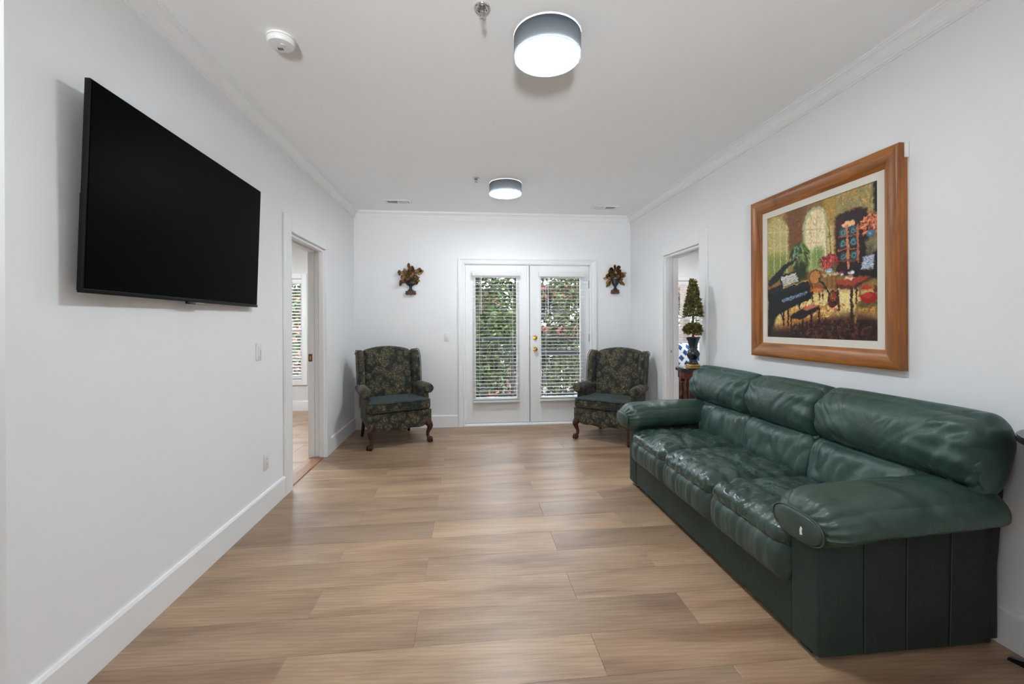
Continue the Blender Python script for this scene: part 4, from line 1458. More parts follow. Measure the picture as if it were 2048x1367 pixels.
PAINT = [
    ('P',(150,116,66),[(-0.018,-0.35),(1.019,-0.017),(1.014,1.018),(-0.027,1.068)],0.006),
    ('P',(172,142,80),[(-0.019,-0.067),(0.252,-0.062),(0.249,0.507),(-0.023,0.5)],0.03),
    ('P',(128,88,46),[(0.207,-0.019),(0.413,-0.017),(0.391,0.313),(0.235,0.307)],0.03),
    ('P',(182,148,82),[(0.585,-0.008),(0.695,-0.005),(0.698,0.519),(0.594,0.506)],0.02),
    ('P',(172,156,104),[(0.689,-0.006),(0.978,-0.005),(0.977,0.193),(0.689,0.156)],0.02),
    ('D',[(190,170,110),(150,130,90),(140,150,120),(185,140,75)],(0.838,0.057,0.135,0.099),(160,0.02,None)),
    ('P',(196,182,120),[(0.0,0.056),(0.064,0.007),(0.168,0.032),(0.239,0.132),(0.241,0.484),(-0.002,0.479)],0.012),
    ('P',(142,150,84),[(-0.001,0.314),(0.242,0.33),(0.241,0.506),(-0.002,0.502)],0.03),
    ('L',(214,206,160),[(0.08,0.074),(0.078,0.465)],0.0043),
    ('L',(214,206,160),[(0.152,0.09),(0.15,0.473)],0.0043),
    ('L',(214,206,160),[(0.221,0.106),(0.219,0.481)],0.0043),
    ('L',(214,206,160),[(-0.0,0.12),(0.239,0.154)],0.0043),
    ('L',(205,196,150),[(-0.001,0.244),(0.238,0.269)],0.0037),
    ('E',(186,188,150),(0.504,0.161,0.11,0.129),0.01),
    ('P',(186,188,150),[(0.39,0.134),(0.614,0.166),(0.612,0.508),(0.388,0.491)],0.01),
    ('E',(238,214,168),(0.508,0.163,0.088,0.107),0.01),
    ('P',(238,220,176),[(0.417,0.142),(0.596,0.172),(0.594,0.487),(0.415,0.473)],0.01),
    ('P',(158,172,104),[(0.421,0.349),(0.593,0.348),(0.592,0.496),(0.42,0.484)],0.03),
    ('P',(120,150,90),[(0.503,0.333),(0.559,0.343),(0.558,0.482),(0.496,0.474)],0.02),
    ('L',(206,190,140),[(0.466,0.059),(0.464,0.469)],0.0037),
    ('L',(206,190,140),[(0.523,0.074),(0.521,0.477)],0.0037),
    ('L',(206,190,140),[(0.412,0.181),(0.602,0.213)],0.0037),
    ('L',(206,190,140),[(0.412,0.285),(0.601,0.311)],0.0031),
    ('L',(206,190,140),[(0.459,0.089),(0.507,0.171),(0.56,0.114)],0.0031),
    ('P',(206,186,130),[(0.608,0.204),(0.66,0.197),(0.676,0.411),(0.612,0.411)],0.01),
    ('L',(120,92,52),[(0.631,0.2),(0.642,0.415)],0.0037),
    ('L',(120,92,52),[(0.613,0.274),(0.671,0.276)],0.0031),
    ('L',(232,226,200),[(0.596,0.231),(0.597,0.487)],0.0055),
    ('P',(36,40,44),[(0.966,-0.018),(1.019,-0.009),(1.018,0.203),(0.973,0.191)],0.01),
    ('P',(58,34,34),[(0.684,0.154),(0.722,0.14),(0.868,0.13),(0.926,0.153),(0.938,0.584),(0.682,0.556)],0.01),
    ('P',(84,46,38),[(0.7,0.177),(0.744,0.169),(0.743,0.225),(0.699,0.234)],0.02),
    ('E',(244,196,150),(0.788,0.222,0.054,0.022),0.006),
    ('E',(60,92,98),(0.747,0.27,0.032,0.032),0.006),
    ('E',(112,150,150),(0.747,0.27,0.02,0.019),0.006),
    ('E',(50,84,92),(0.747,0.27,0.01,0.01),0.006),
    ('E',(60,92,98),(0.822,0.271,0.03,0.031),0.006),
    ('E',(112,150,150),(0.822,0.271,0.018,0.018),0.006),
    ('E',(50,84,92),(0.822,0.271,0.009,0.009),0.006),
    ('E',(60,92,98),(0.743,0.347,0.032,0.032),0.006),
    ('E',(112,150,150),(0.743,0.347,0.019,0.019),0.006),
    ('E',(50,84,92),(0.743,0.347,0.009,0.009),0.006),
    ('E',(60,92,98),(0.824,0.348,0.03,0.031),0.006),
    ('E',(112,150,150),(0.824,0.348,0.018,0.019),0.006),
    ('E',(50,84,92),(0.824,0.348,0.009,0.009),0.006),
    ('E',(60,92,98),(0.747,0.437,0.032,0.031),0.006),
    ('E',(112,150,150),(0.747,0.437,0.019,0.018),0.006),
    ('E',(50,84,92),(0.747,0.437,0.009,0.009),0.006),
    ('E',(60,92,98),(0.826,0.437,0.031,0.031),0.006),
    ('E',(112,150,150),(0.826,0.437,0.019,0.018),0.006),
    ('E',(50,84,92),(0.826,0.437,0.01,0.009),0.006),
    ('L',(206,136,98),[(0.775,0.233),(0.785,0.512)],0.0098),
    ('L',(190,118,84),[(0.856,0.242),(0.858,0.485)],0.008),
    ('L',(170,110,80),[(0.705,0.292),(0.857,0.307)],0.0049),
    ('L',(170,110,80),[(0.704,0.385),(0.859,0.397)],0.0049),
    ('L',(130,80,60),[(0.698,0.462),(0.861,0.477)],0.0061),
    ('P',(44,28,30),[(0.877,0.274),(0.935,0.269),(0.934,0.584),(0.876,0.577)],0.015),
    ('P',(142,132,104),[(0.908,0.36),(1.017,0.356),(1.017,0.474),(0.925,0.451)],0.01),
    ('P',(100,92,74),[(0.92,0.389),(0.963,0.388),(0.962,0.535),(0.929,0.531)],0.02),
    ('P',(30,27,32),[(0.955,0.465),(0.981,0.43),(1.017,0.432),(1.016,0.61),(0.934,0.601)],0.012),
    ('D',[(226,132,92),(242,176,128),(192,84,62),(236,150,110),(120,60,45)],(0.946,0.259,0.066,0.067),(150,0.017,None)),
    ('E',(88,126,146),(0.95,0.32,0.028,0.023),0.006),
    ('E',(150,178,186),(0.944,0.315,0.011,0.008),0.006),
    ('P',(196,204,216),[(0.894,0.457),(0.973,0.461),(0.964,0.544),(0.881,0.537)],0.006),
    ('L',(120,128,150),[(0.898,0.472),(0.962,0.476)],0.0018),
    ('L',(120,128,150),[(0.898,0.485),(0.962,0.489)],0.0018),
    ('L',(120,128,150),[(0.898,0.498),(0.962,0.502)],0.0018),
    ('L',(120,128,150),[(0.898,0.511),(0.962,0.515)],0.0018),
    ('L',(120,128,150),[(0.898,0.525),(0.962,0.528)],0.0018),
    ('P',(226,196,130),[(-0.024,0.677),(1.016,0.669),(1.015,0.882),(-0.026,0.914)],0.03),
    ('P',(236,214,154),[(0.469,0.675),(0.846,0.655),(0.845,0.8),(0.628,0.803),(0.291,0.782)],0.03),
    ('P',(204,146,76),[(0.217,0.791),(0.605,0.772),(0.58,0.89),(0.139,0.935)],0.04),
    ('P',(214,160,84),[(0.845,0.755),(1.015,0.754),(1.015,0.831),(0.845,0.836)],0.03),
    ('P',(66,44,36),[(-0.026,0.938),(0.29,0.912),(0.58,0.841),(0.845,0.827),(1.015,0.848),(1.014,1.026),(-0.027,1.08)],0.04),
    ('D',[(90,56,40),(50,34,32),(120,76,48),(40,30,30),(76,50,50)],(0.627,0.939,0.379,0.073),(420,0.022,None)),
    ('D',[(232,190,110),(196,130,66),(160,100,54),(244,220,160)],(0.519,0.789,0.264,0.061),(170,0.016,None)),
    ('D',[(70,92,50),(112,134,70),(40,60,38),(150,166,100),(84,110,60)],(0.353,0.38,0.097,0.112),(150,0.028,1.35)),
    ('D',[(110,140,120),(160,180,150),(60,84,60)],(0.319,0.354,0.053,0.064),(40,0.02,1.2)),
    ('P',(52,62,40),[(0.293,0.447),(0.431,0.444),(0.43,0.558),(0.335,0.549)],0.02),
    ('P',(40,45,50),[(0.014,0.527),(0.196,0.414),(0.315,0.385),(0.319,0.402),(0.219,0.448),(0.118,0.543),(0.014,0.586)],0.006),
    ('P',(24,27,32),[(0.007,0.609),(0.141,0.576),(0.356,0.574),(0.437,0.567),(0.485,0.656),(0.471,0.706),(0.291,0.755),(0.217,0.78),(0.059,0.844),(0.006,0.849)],0.006),
    ('P',(40,44,52),[(0.01,0.609),(0.157,0.584),(0.43,0.579),(0.443,0.601),(0.164,0.632),(0.01,0.644)],0.01),
    ('P',(150,172,200),[(0.162,0.695),(0.43,0.643),(0.446,0.659),(0.184,0.718)],0.006),
    ('L',(60,70,90),[(0.184,0.705),(0.435,0.656)],0.0025),
    ('P',(12,14,18),[(0.134,0.494),(0.321,0.485),(0.363,0.57),(0.165,0.598)],0.006),
    ('P',(218,216,204),[(0.15,0.509),(0.318,0.495),(0.349,0.563),(0.182,0.591)],0.006),
    ('L',(150,146,130),[(0.176,0.527),(0.328,0.514)],0.0025),
    ('L',(150,146,130),[(0.176,0.542),(0.328,0.529)],0.0025),
    ('L',(150,146,130),[(0.176,0.558),(0.328,0.544)],0.0025),
    ('L',(150,146,130),[(0.176,0.574),(0.328,0.558)],0.0025),
    ('L',(196,160,100),[(0.18,0.6),(0.356,0.577)],0.0049),
    ('L',(196,160,100),[(0.363,0.57),(0.437,0.565)],0.0055),
    ('L',(22,22,26),[(0.148,0.777),(0.189,0.89)],0.0074),
    ('L',(22,22,26),[(0.184,0.779),(0.183,0.901)],0.0074),
    ('L',(22,22,26),[(0.235,0.78),(0.234,0.901)],0.0074),
    ('L',(22,22,26),[(0.355,0.731),(0.355,0.773)],0.0074),
    ('P',(30,28,30),[(0.006,0.832),(0.108,0.81),(0.059,0.937),(0.005,0.996)],0.02),
    ('P',(38,24,30),[(0.25,0.827),(0.423,0.76),(0.547,0.764),(0.534,0.792),(0.382,0.857),(0.276,0.852)],0.006),
    ('P',(204,126,104),[(0.382,0.777),(0.469,0.743),(0.542,0.764),(0.429,0.789)],0.006),
    ('L',(30,20,22),[(0.269,0.836),(0.268,0.934)],0.0074),
    ('L',(30,20,22),[(0.383,0.853),(0.388,0.98)],0.0074),
    ('L',(30,20,22),[(0.468,0.808),(0.47,0.916)],0.0074),
    ('L',(30,20,22),[(0.541,0.78),(0.54,0.875)],0.0074),
    ('E',(120,76,40),(0.502,0.547,0.057,0.057),0.006),
    ('E',(196,136,78),(0.502,0.547,0.045,0.047),0.006),
    ('E',(150,96,56),(0.52,0.628,0.062,0.022),0.006),
    ('E',(206,126,66),(0.518,0.644,0.061,0.016),0.006),
    ('L',(84,52,34),[(0.482,0.655),(0.482,0.737)],0.0055),
    ('L',(84,52,34),[(0.545,0.66),(0.545,0.72)],0.0055),
    ('L',(84,52,34),[(0.575,0.652),(0.575,0.712)],0.0055),
    ('L',(84,52,34),[(0.463,0.592),(0.482,0.625)],0.0055),
    ('D',[(170,40,46),(204,84,84),(120,24,36),(190,56,60),(224,120,110),(150,30,40)],(0.626,0.454,0.076,0.054),(140,0.017,None)),
    ('D',[(80,90,60),(110,110,70)],(0.676,0.488,0.033,0.028),(20,0.015,None)),
    ('P',(206,184,150),[(0.564,0.534),(0.72,0.536),(0.72,0.556),(0.582,0.556)],0.006),
    ('E',(150,184,194),(0.63,0.518,0.03,0.018),0.006),
    ('E',(214,224,224),(0.624,0.525,0.016,0.009),0.006),
    ('L',(140,90,54),[(0.612,0.548),(0.611,0.645)],0.0049),
    ('L',(140,90,54),[(0.653,0.552),(0.652,0.649)],0.0049),
    ('L',(140,90,54),[(0.687,0.556),(0.686,0.651)],0.0049),
    ('L',(44,36,38),[(0.543,0.566),(0.629,0.666)],0.0086),
    ('E',(96,40,30),(0.663,0.717,0.05,0.063),0.006),
    ('E',(150,72,46),(0.659,0.702,0.029,0.033),0.006),
    ('L',(30,24,26),[(0.605,0.635),(0.686,0.756)],0.0043),
    ('L',(210,170,130),[(0.615,0.636),(0.674,0.732)],0.0025),
    ('E',(190,110,70),(0.685,0.795,0.021,0.009),0.006),
    ('P',(176,80,58),[(0.675,0.599),(0.846,0.576),(0.939,0.588),(0.827,0.637),(0.689,0.621)],0.006),
    ('P',(112,62,46),[(0.686,0.615),(0.823,0.637),(0.823,0.664),(0.693,0.644)],0.006),
    ('P',(94,50,40),[(0.827,0.637),(0.939,0.591),(0.935,0.61),(0.829,0.665)],0.006),
    ('L',(78,48,40),[(0.7,0.638),(0.708,0.8)],0.0067),
    ('L',(78,48,40),[(0.809,0.657),(0.81,0.872)],0.0098),
    ('L',(78,48,40),[(0.844,0.646),(0.843,0.754)],0.0061),
    ('E',(226,222,224),(0.801,0.58,0.043,0.014),0.006),
    ('E',(196,130,80),(0.803,0.573,0.029,0.009),0.006),
    ('E',(150,60,90),(0.736,0.547,0.018,0.018),0.006),
    ('E',(210,220,230),(0.736,0.554,0.013,0.011),0.006),
    ('P',(28,24,34),[(0.83,0.518),(0.854,0.521),(0.862,0.585),(0.826,0.581)],0.006),
    ('E',(222,222,230),(0.807,0.549,0.025,0.011),0.006),
    ('E',(112,104,66),(0.923,0.765,0.082,0.027),0.006),
    ('E',(166,44,40),(0.933,0.726,0.061,0.036),0.006),
    ('E',(196,70,58),(0.924,0.71,0.033,0.016),0.006),
    ('P',(94,98,72),[(0.985,0.598),(1.012,0.567),(1.011,0.797),(0.99,0.796)],0.006),
    ('E',(190,64,52),(0.907,0.66,0.041,0.014),0.006),
    ('E',(150,128,80),(0.975,0.649,0.024,0.034),0.01),
    ('E',(120,60,45),(0.98,0.675,0.014,0.026),0.006),
    ('L',(140,120,76),[(0.857,0.755),(0.836,0.881)],0.0098),
    ('L',(140,120,76),[(0.868,0.653),(0.873,0.707)],0.008),
    ('L',(140,120,76),[(0.933,0.781),(0.934,0.82)],0.0055),
    ('L',(140,120,76),[(0.988,0.783),(0.983,0.847)],0.0074),
]
def paint_canvas(w, h):
    NU, NV = 330, 330
    rng = np.random.RandomState(5)
    uu, vv = np.meshgrid((np.arange(NU) + 0.5) / NU, (np.arange(NV) + 0.5) / NV)
    # brush-stroke warp: each stroke cell samples the design a little off its place
    def field(n, amp):
        g = rng.rand(n, n) * 2 - 1
        x = uu * (n - 1); y = vv * (n - 1)
        i = np.clip(x.astype(int), 0, n - 2); j = np.clip(y.astype(int), 0, n - 2)
        fx, fy = x - i, y - j
        return amp * ((g[j, i] * (1 - fx) + g[j, i + 1] * fx) * (1 - fy) + (g[j + 1, i] * (1 - fx) + g[j + 1, i + 1] * fx) * fy)
    U = uu + field(70, 0.007) + field(150, 0.004)
    V = vv + field(70, 0.007) + field(150, 0.004)
    img = np.zeros((NV, NU, 3))
    def lay(mask, col):
        img[:] = img * (1 - mask[..., None]) + np.array(col, float) * mask[..., None]
    for typ, col, g, ex in PAINT:
        if typ == 'P':
            inside = np.zeros(U.shape, bool)
            dist = np.full(U.shape, 9.0)
            n = len(g)
            for k in range(n):
                (x0, y0), (x1, y1) = g[k], g[(k + 1) % n]
                cond = ((y0 > V) != (y1 > V))
                xs = (x1 - x0) * (V - y0) / ((y1 - y0) if abs(y1 - y0) > 1e-9 else 1e-9) + x0
                inside ^= cond & (U < xs)
                dx, dy = x1 - x0, y1 - y0
                t = np.clip(((U - x0) * dx + (V - y0) * dy) / (dx * dx + dy * dy + 1e-12), 0, 1)
                dist = np.minimum(dist, np.hypot(U - x0 - t * dx, V - y0 - t * dy))
            sd = np.where(inside, dist, -dist)
            lay(np.clip(0.5 + sd / (2 * ex), 0, 1), col)
        elif typ == 'E':
            cx, cy, rx, ry = g
            d = np.hypot((U - cx) / rx, (V - cy) / ry)
            lay(np.clip((1 - d) * min(rx, ry) / ex + 0.5, 0, 1), col)
        elif typ == 'L':
            m = np.zeros(U.shape)
            for (x0, y0), (x1, y1) in zip(g[:-1], g[1:]):
                dx, dy = x1 - x0, y1 - y0
                t = np.clip(((U - x0) * dx + (V - y0) * dy) / (dx * dx + dy * dy + 1e-12), 0, 1)
                d = np.hypot(U - x0 - t * dx, V - y0 - t * dy)
                m = np.maximum(m, np.clip((ex - d) / 0.003 + 0.5, 0, 1))
            lay(m, col)
        else:
            cx, cy, rx, ry = g
            n, size, ang = ex
            for q in range(n):
                a, r = rng.rand() * 2 * PI, math.sqrt(rng.rand())
                px, py = cx + rx * r * math.cos(a), cy + ry * r * math.sin(a)
                th = (ang + (px - cx) / rx * -0.9 + rng.randn() * 0.25) if ang else rng.rand() * PI
                ln, wd = size * (0.6 + rng.rand()), size * 0.33
                i0, i1 = int(max(0, (px - ln) * NU)), int(min(NU, (px + ln) * NU + 1))
                j0, j1 = int(max(0, (py - ln) * NV)), int(min(NV, (py + ln) * NV + 1))
                if i1 <= i0 or j1 <= j0:
                    continue
                su, sv = uu[j0:j1, i0:i1] - px, vv[j0:j1, i0:i1] - py
                al, ac = su * math.cos(th) + sv * math.sin(th), -su * math.sin(th) + sv * math.cos(th)
                d = np.hypot(al / ln, ac / wd)
                mk = (np.clip((1 - d) * 3, 0, 1) * 0.85)[..., None]
                cc = np.array(col[rng.randint(len(col))], float)
                img[j0:j1, i0:i1] = img[j0:j1, i0:i1] * (1 - mk) + cc * mk
    # loose dabs all over: the paint's own broken tone
    for q in range(5200):
        px, py = rng.rand(), rng.rand()
        th = rng.rand() * PI
        ln, wd = 0.006 + 0.012 * rng.rand(), 0.003 + 0.002 * rng.rand()
        i0, i1 = int(max(0, (px - ln) * NU)), int(min(NU, (px + ln) * NU + 1))
        j0, j1 = int(max(0, (py - ln) * NV)), int(min(NV, (py + ln) * NV + 1))
        if i1 <= i0 or j1 <= j0:
            continue
        su, sv = uu[j0:j1, i0:i1] - px, vv[j0:j1, i0:i1] - py
        d = np.hypot((su * math.cos(th) + sv * math.sin(th)) / ln, (-su * math.sin(th) + sv * math.cos(th)) / wd)
        mk = (np.clip((1 - d) * 2, 0, 1) * 0.55)[..., None]
        base = img[min(NV - 1, int(py * NV)), min(NU - 1, int(px * NU))]
        cc = np.clip(base * (0.72 + 0.56 * rng.rand()) + rng.randn(3) * 7, 0, 255)
        img[j0:j1, i0:i1] = img[j0:j1, i0:i1] * (1 - mk) + cc * mk
    s = np.clip(img, 0, 255) / 255
    s = np.clip((s - 0.5) * 1.12 + 0.46, 0, 1)
    linr = np.where(s <= 0.04045, s / 12.92, ((s + 0.055) / 1.055) ** 2.4)
    # a mesh with one quad per dab of paint; u runs from the far end (+y) to the near end (-y)
    X = np.zeros((NV + 1, NU + 1, 3))
    X[..., 1] = (w / 2 - w * np.arange(NU + 1) / NU)[None, :]
    X[..., 2] = (h / 2 - h * np.arange(NV + 1) / NV)[:, None]
    idx = np.arange((NV + 1) * (NU + 1)).reshape(NV + 1, NU + 1)
    f = np.stack([idx[:-1, :-1], idx[1:, :-1], idx[1:, 1:], idx[:-1, 1:]], -1).reshape(-1, 4)
    me = bpy.data.meshes.new('canvas')
    me.from_pydata(X.reshape(-1, 3).tolist(), [], f.tolist())
    at = me.color_attributes.new('paint', 'FLOAT_COLOR', 'CORNER')
    colr = np.ones((NV * NU, 4, 4), np.float32)
    colr[:, :, :3] = linr.reshape(-1, 1, 3)
    at.data.foreach_set('color', colr.ravel())
    me.update()
    o = link('canvas', me, 'painted_canvas', pf)
    o.location = (-0.013, 0, 0)
    return o
boxo('canvas_board', 'cream_mat', pf, -0.0125, -0.004, -iy + 0.01, iy - 0.01, -iz + 0.01, iz - 0.01)
paint_canvas(2 * (iy - LW_), 2 * (iz - LW_))

# ================================================================== WALL URNS
def leaf_mesh(name, L, W, curl, mat, cup=0.3):
    bm = bmesh.new()
    n = 6
    rows = []
    for i in range(n + 1):
        t = i / n
        w = W * math.sin(PI * min(1, t * 0.93 + 0.07)) ** 0.8 + 0.0008
        z = curl * t * t * L
        rows.append([bm.verts.new((-w, t * L, z + cup * w)), bm.verts.new((0, t * L, z)), bm.verts.new((w, t * L, z + cup * w))])
    for a, b_ in zip(rows[:-1], rows[1:]):
        for k in range(2):
            bm.faces.new((a[k], a[k + 1], b_[k + 1], b_[k]))
    r = bmesh.ops.solidify(bm, geom=list(bm.faces), thickness=0.0022)
    me = bpy.data.meshes.new(name)
    bmesh.ops.recalc_face_normals(bm, faces=bm.faces)
    bm.to_mesh(me); bm.free()
    me.materials.append(M[mat])
    me.polygons.foreach_set('use_smooth', [True] * len(me.polygons))
    return me
def rose_mesh(name, R, mat):
    bm = bmesh.new()
    rnd = random.Random(4)
    for ring, (cnt, rr, tilt) in enumerate(((5, 1.0, 0.55), (4, 0.68, 0.95), (3, 0.36, 1.3))):
        for q in range(cnt):
            a = 2 * PI * q / cnt + ring * 0.6
            base = Vector((0, 0, 0.15 * R))
            vs_ = []
            for i in range(4):
                for j in range(4):
                    s, t = (i / 3 - 0.5), j / 3
                    ang = a + s * 2 * PI / cnt * 1.25
                    rad = rr * R * (0.15 + 0.85 * t)
                    z = R * (0.2 + 0.55 * tilt * t + (0.35 - 0.3 * ring * 0.4) * t * t) - R * 0.25 * (abs(s) * 2) ** 2 * t
                    vs_.append(bm.verts.new((rad * math.cos(ang), rad * math.sin(ang), z)))
            for i in range(3):
                for j in range(3):
                    bm.faces.new((vs_[i * 4 + j], vs_[(i + 1) * 4 + j], vs_[(i + 1) * 4 + j + 1], vs_[i * 4 + j + 1]))
    bmesh.ops.solidify(bm, geom=list(bm.faces), thickness=0.0018)
    me = bpy.data.meshes.new(name)
    bmesh.ops.recalc_face_normals(bm, faces=bm.faces)
    bm.to_mesh(me); bm.free()
    me.materials.append(M[mat])
    me.polygons.foreach_set('use_smooth', [True] * len(me.polygons))
    return me
LM = [leaf_mesh('leaf', 0.085, 0.021, 0.35, 'dried_leaf'), leaf_mesh('leaf', 0.070, 0.024, -0.3, 'dried_leaf_dark'), leaf_mesh('leaf', 0.055, 0.017, 0.6, 'dried_leaf')]
RM = [rose_mesh('flower', 0.034, 'dried_leaf'), rose_mesh('flower', 0.027, 'dried_leaf_dark')]
def wall_urn(x, z0, seed, label, leaves, flowers, urn_prof, base_w, base_h):
    c = empty('wall_urn', (x, YB, z0))
    tag(c, label, 'wall decoration', 'dried flower urns on the back wall')
    bm = bmesh.new()
    # shaped, carved base
    hw = base_w / 2
    out = [(-hw, base_h * 0.45), (-hw * 0.93, base_h * 0.18), (-hw * 0.7, 0.0), (-hw * 0.35, base_h * 0.12), (0, -base_h * 0.02), (hw * 0.35, base_h * 0.12), (hw * 0.7, 0), (hw * 0.93, base_h * 0.18), (hw, base_h * 0.45), (hw * 0.9, base_h * 0.62), (hw * 0.9, base_h), (-hw * 0.9, base_h), (-hw * 0.9, base_h * 0.62)]
    prism(bm, out, 'Y', -0.048, -0.001, 0.005, 2)
    obj('base', bm, 'urn_base', c, sharp=40)
    bm = bmesh.new()
    lathe(bm, [(r, base_h + zz) for r, zz in urn_prof], (0, -0.03, 0), 24)
    for v in bm.verts:
        v.co.y = -0.03 + (v.co.y + 0.03) * 0.55
        v.co.y = min(v.co.y, -0.001)
    obj('urn', bm, 'urn_black', c, smooth=True)
    top = base_h + urn_prof[-1][1] - 0.012
    for (dx, dz, ang, k, sc, out_) in leaves:
        o = link('leaf', LM[k], None, c)
        o.location = (dx, -0.028 - out_ * 0.02, top + dz)
        # grow in the wall plane, faces turned to the room
        o.rotation_euler = (Matrix.Rotation(ang, 3, 'Y') @ Matrix.Rotation(-0.25 - 0.3 * out_, 3, 'X') @ Matrix.Rotation(PI / 2, 3, 'X')).to_euler()
        o.scale = (sc, sc, sc)
    for (dx, dz, k, sc, tx, tz) in flowers:
        o = link('flower', RM[k], None, c)
        o.location = (dx, -0.045, top + dz)
        o.rotation_euler = (PI / 2 + tx, 0, tz)
        o.scale = (sc, sc, sc)
    return c
rnd = random.Random(11)
lv, fl = [], []
for q in range(34):
    a = -2.05 + 4.1 * (q + 0.5) / 34 + rnd.uniform(-0.12, 0.12)
    r = rnd.uniform(0.01, 0.11) * (1.0 if abs(a) < 1.2 else 0.75)
    lv.append((math.sin(a) * r * 1.05, 0.035 + math.cos(a) * r * 0.95, a, rnd.randrange(3), rnd.uniform(0.8, 1.1), rnd.random()))
for q in range(16):
    lv.append((rnd.uniform(-0.05, 0.05), rnd.uniform(-0.01, 0.07), rnd.uniform(-1.3, 1.3), rnd.randrange(3), rnd.uniform(0.8, 1.1), rnd.uniform(0.5, 1.6)))
for (dx, dz) in ((0.0, 0.06), (0.05, 0.11), (-0.05, 0.115), (0.035, 0.01), (-0.065, 0.04), (0.085, 0.055), (0.0, 0.15), (-0.115, 0.10), (-0.045, 0.185), (0.075, -0.015), (-0.095, -0.03), (-0.02, 0.01), (0.1, 0.12)):
    fl.append((dx, dz + 0.01, q % 2 if dx > 0 else 0, rnd.uniform(1.05, 1.4), rnd.uniform(-0.4, 0.4), rnd.uniform(0, 6)))
PROF_A = [(0.040, 0.0), (0.040, 0.006), (0.022, 0.020), (0.015, 0.034), (0.020, 0.050), (0.020, 0.058), (0.044, 0.072), (0.060, 0.092), (0.063, 0.098), (0.058, 0.102), (0.062, 0.128), (0.058, 0.130)]
wall_urn(-0.713, 1.690, 1, 'dark wall urn with a wide spray of dried golden leaves beside the television-side chair', lv, fl, PROF_A, 0.135, 0.052)
rnd = random.Random(23)
lv, fl = [], []
for q in range(30):
    a = -1.75 + 3.1 * (q + 0.5) / 30 + rnd.uniform(-0.12, 0.12)
    r = rnd.uniform(0.01, 0.10)
    lv.append((-0.005 + math.sin(a) * r, 0.02 + math.cos(a) * r * 0.95, a, rnd.randrange(3), rnd.uniform(0.75, 1.05), rnd.random()))
for (dx, dz, aa) in ((-0.07, -0.03, -2.5), (-0.055, 0.0, -2.2), (-0.06, -0.01, -2.7), (0.06, -0.02, 2.2), (0.05, 0.0, 2.5)):
    lv.append((dx, dz, aa, 0, 1.0, 0.4))
for q in range(14):
    lv.append((rnd.uniform(-0.05, 0.05), rnd.uniform(0.0, 0.07), rnd.uniform(-1.1, 1.1), rnd.randrange(3), rnd.uniform(0.8, 1.1), rnd.uniform(0.5, 1.6)))
for (dx, dz) in ((0.0, 0.10), (-0.045, 0.13), (0.05, 0.11), (0.05, 0.0), (0.0, 0.05), (0.065, 0.06), (-0.03, 0.165), (0.03, 0.165), (-0.06, 0.07), (0.075, 0.02)):
    fl.append((dx, dz, rnd.randrange(2), rnd.uniform(1.0, 1.35), rnd.uniform(-0.4, 0.4), rnd.uniform(0, 6)))
PROF_B = [(0.034, 0.0), (0.030, 0.012), (0.018, 0.024), (0.017, 0.044), (0.034, 0.068), (0.044, 0.078), (0.045, 0.105), (0.047, 0.128), (0.056, 0.142), (0.053, 0.146)]
wall_urn(1.955, 1.710, 2, 'dark wall urn with drooping dried leaves between the doors and the corner', lv, fl, PROF_B, 0.112, 0.055)

# ================================================================== HALF-ROUND TABLES
def half_table(loc, R, label):
    c = empty('half_round_table', loc)
    tag(c, label, 'side table', 'half-round tables with stone tops')
    Z = 0.905
    bm = bmesh.new()
    def half(r, z0, z1, inset=0.0):
        pts = [(-inset, r), (-inset, -r)]
        arc = [(-r * math.sin(a), -r * math.cos(a)) for a in [PI * q / 28 for q in range(29)]]
        arc = [(x - (0.0), y) for x, y in arc]
        b2 = bmesh.new()
        prism(b2, arc, 'Z', z0, z1)
        return b2
    b2 = half(R, Z - 0.024, Z)
    bmesh.ops.bevel(b2, geom=[e for e in b2.edges if abs(e.verts[0].co.z - e.verts[1].co.z) < 1e-6], offset=0.004, segments=2, affect='EDGES')
    obj('stone_top', b2, 'granite', c, sharp=50)
    b2 = half(R - 0.022, Z - 0.090, Z - 0.024)
    obj('apron', b2, 'mahogany', c, sharp=50)
    for a in (math.radians(14), math.radians(90), math.radians(166)):
        x, y = -(R - 0.035) * math.sin(a), -(R - 0.035) * math.cos(a)
        bm = bmesh.new()
        box(bm, x - 0.018, x + 0.018, y - 0.018, y + 0.018, Z - 0.12, Z - 0.026, 0.002, 1)
        lathe(bm, [(0.015, Z - 0.12), (0.019, Z - 0.130), (0.013, Z - 0.142), (0.019, Z - 0.20), (0.0185, Z - 0.235), (0.021, Z - 0.240), (0.021, Z - 0.246), (0.016, Z - 0.252), (0.018, Z - 0.42), (0.012, 0.06), (0.017, 0.045), (0.011, 0.0)], (x, y, 0), 14)
        lg = obj('leg', bm, 'mahogany', c, sharp=45)
        bm = bmesh.new()                    # black splayed foot pointing outwards
        prism(bm, [(-0.014, 0.0), (0.074, 0.0), (0.072, 0.010), (0.030, 0.022), (0.010, 0.046), (-0.014, 0.046)], 'Y', -0.013, 0.013, 0.002, 2)
        bmesh.ops.rotate(bm, cent=(0, 0, 0), matrix=Matrix.Rotation(math.atan2(-math.cos(a), -math.sin(a)), 3, 'Z'), verts=bm.verts)
        bmesh.ops.translate(bm, vec=(x, y, 0), verts=bm.verts)
        obj('foot', bm, 'black_gloss', lg, sharp=45)
    return c
half_table((XR - 0.002, 3.790, 0), 0.252, 'half-round table with a black stone top carrying the topiary vase')
t2 = half_table((XR - 0.002, 1.168, 0), 0.284, 'half-round table with a black stone top at the near end of the sofa')

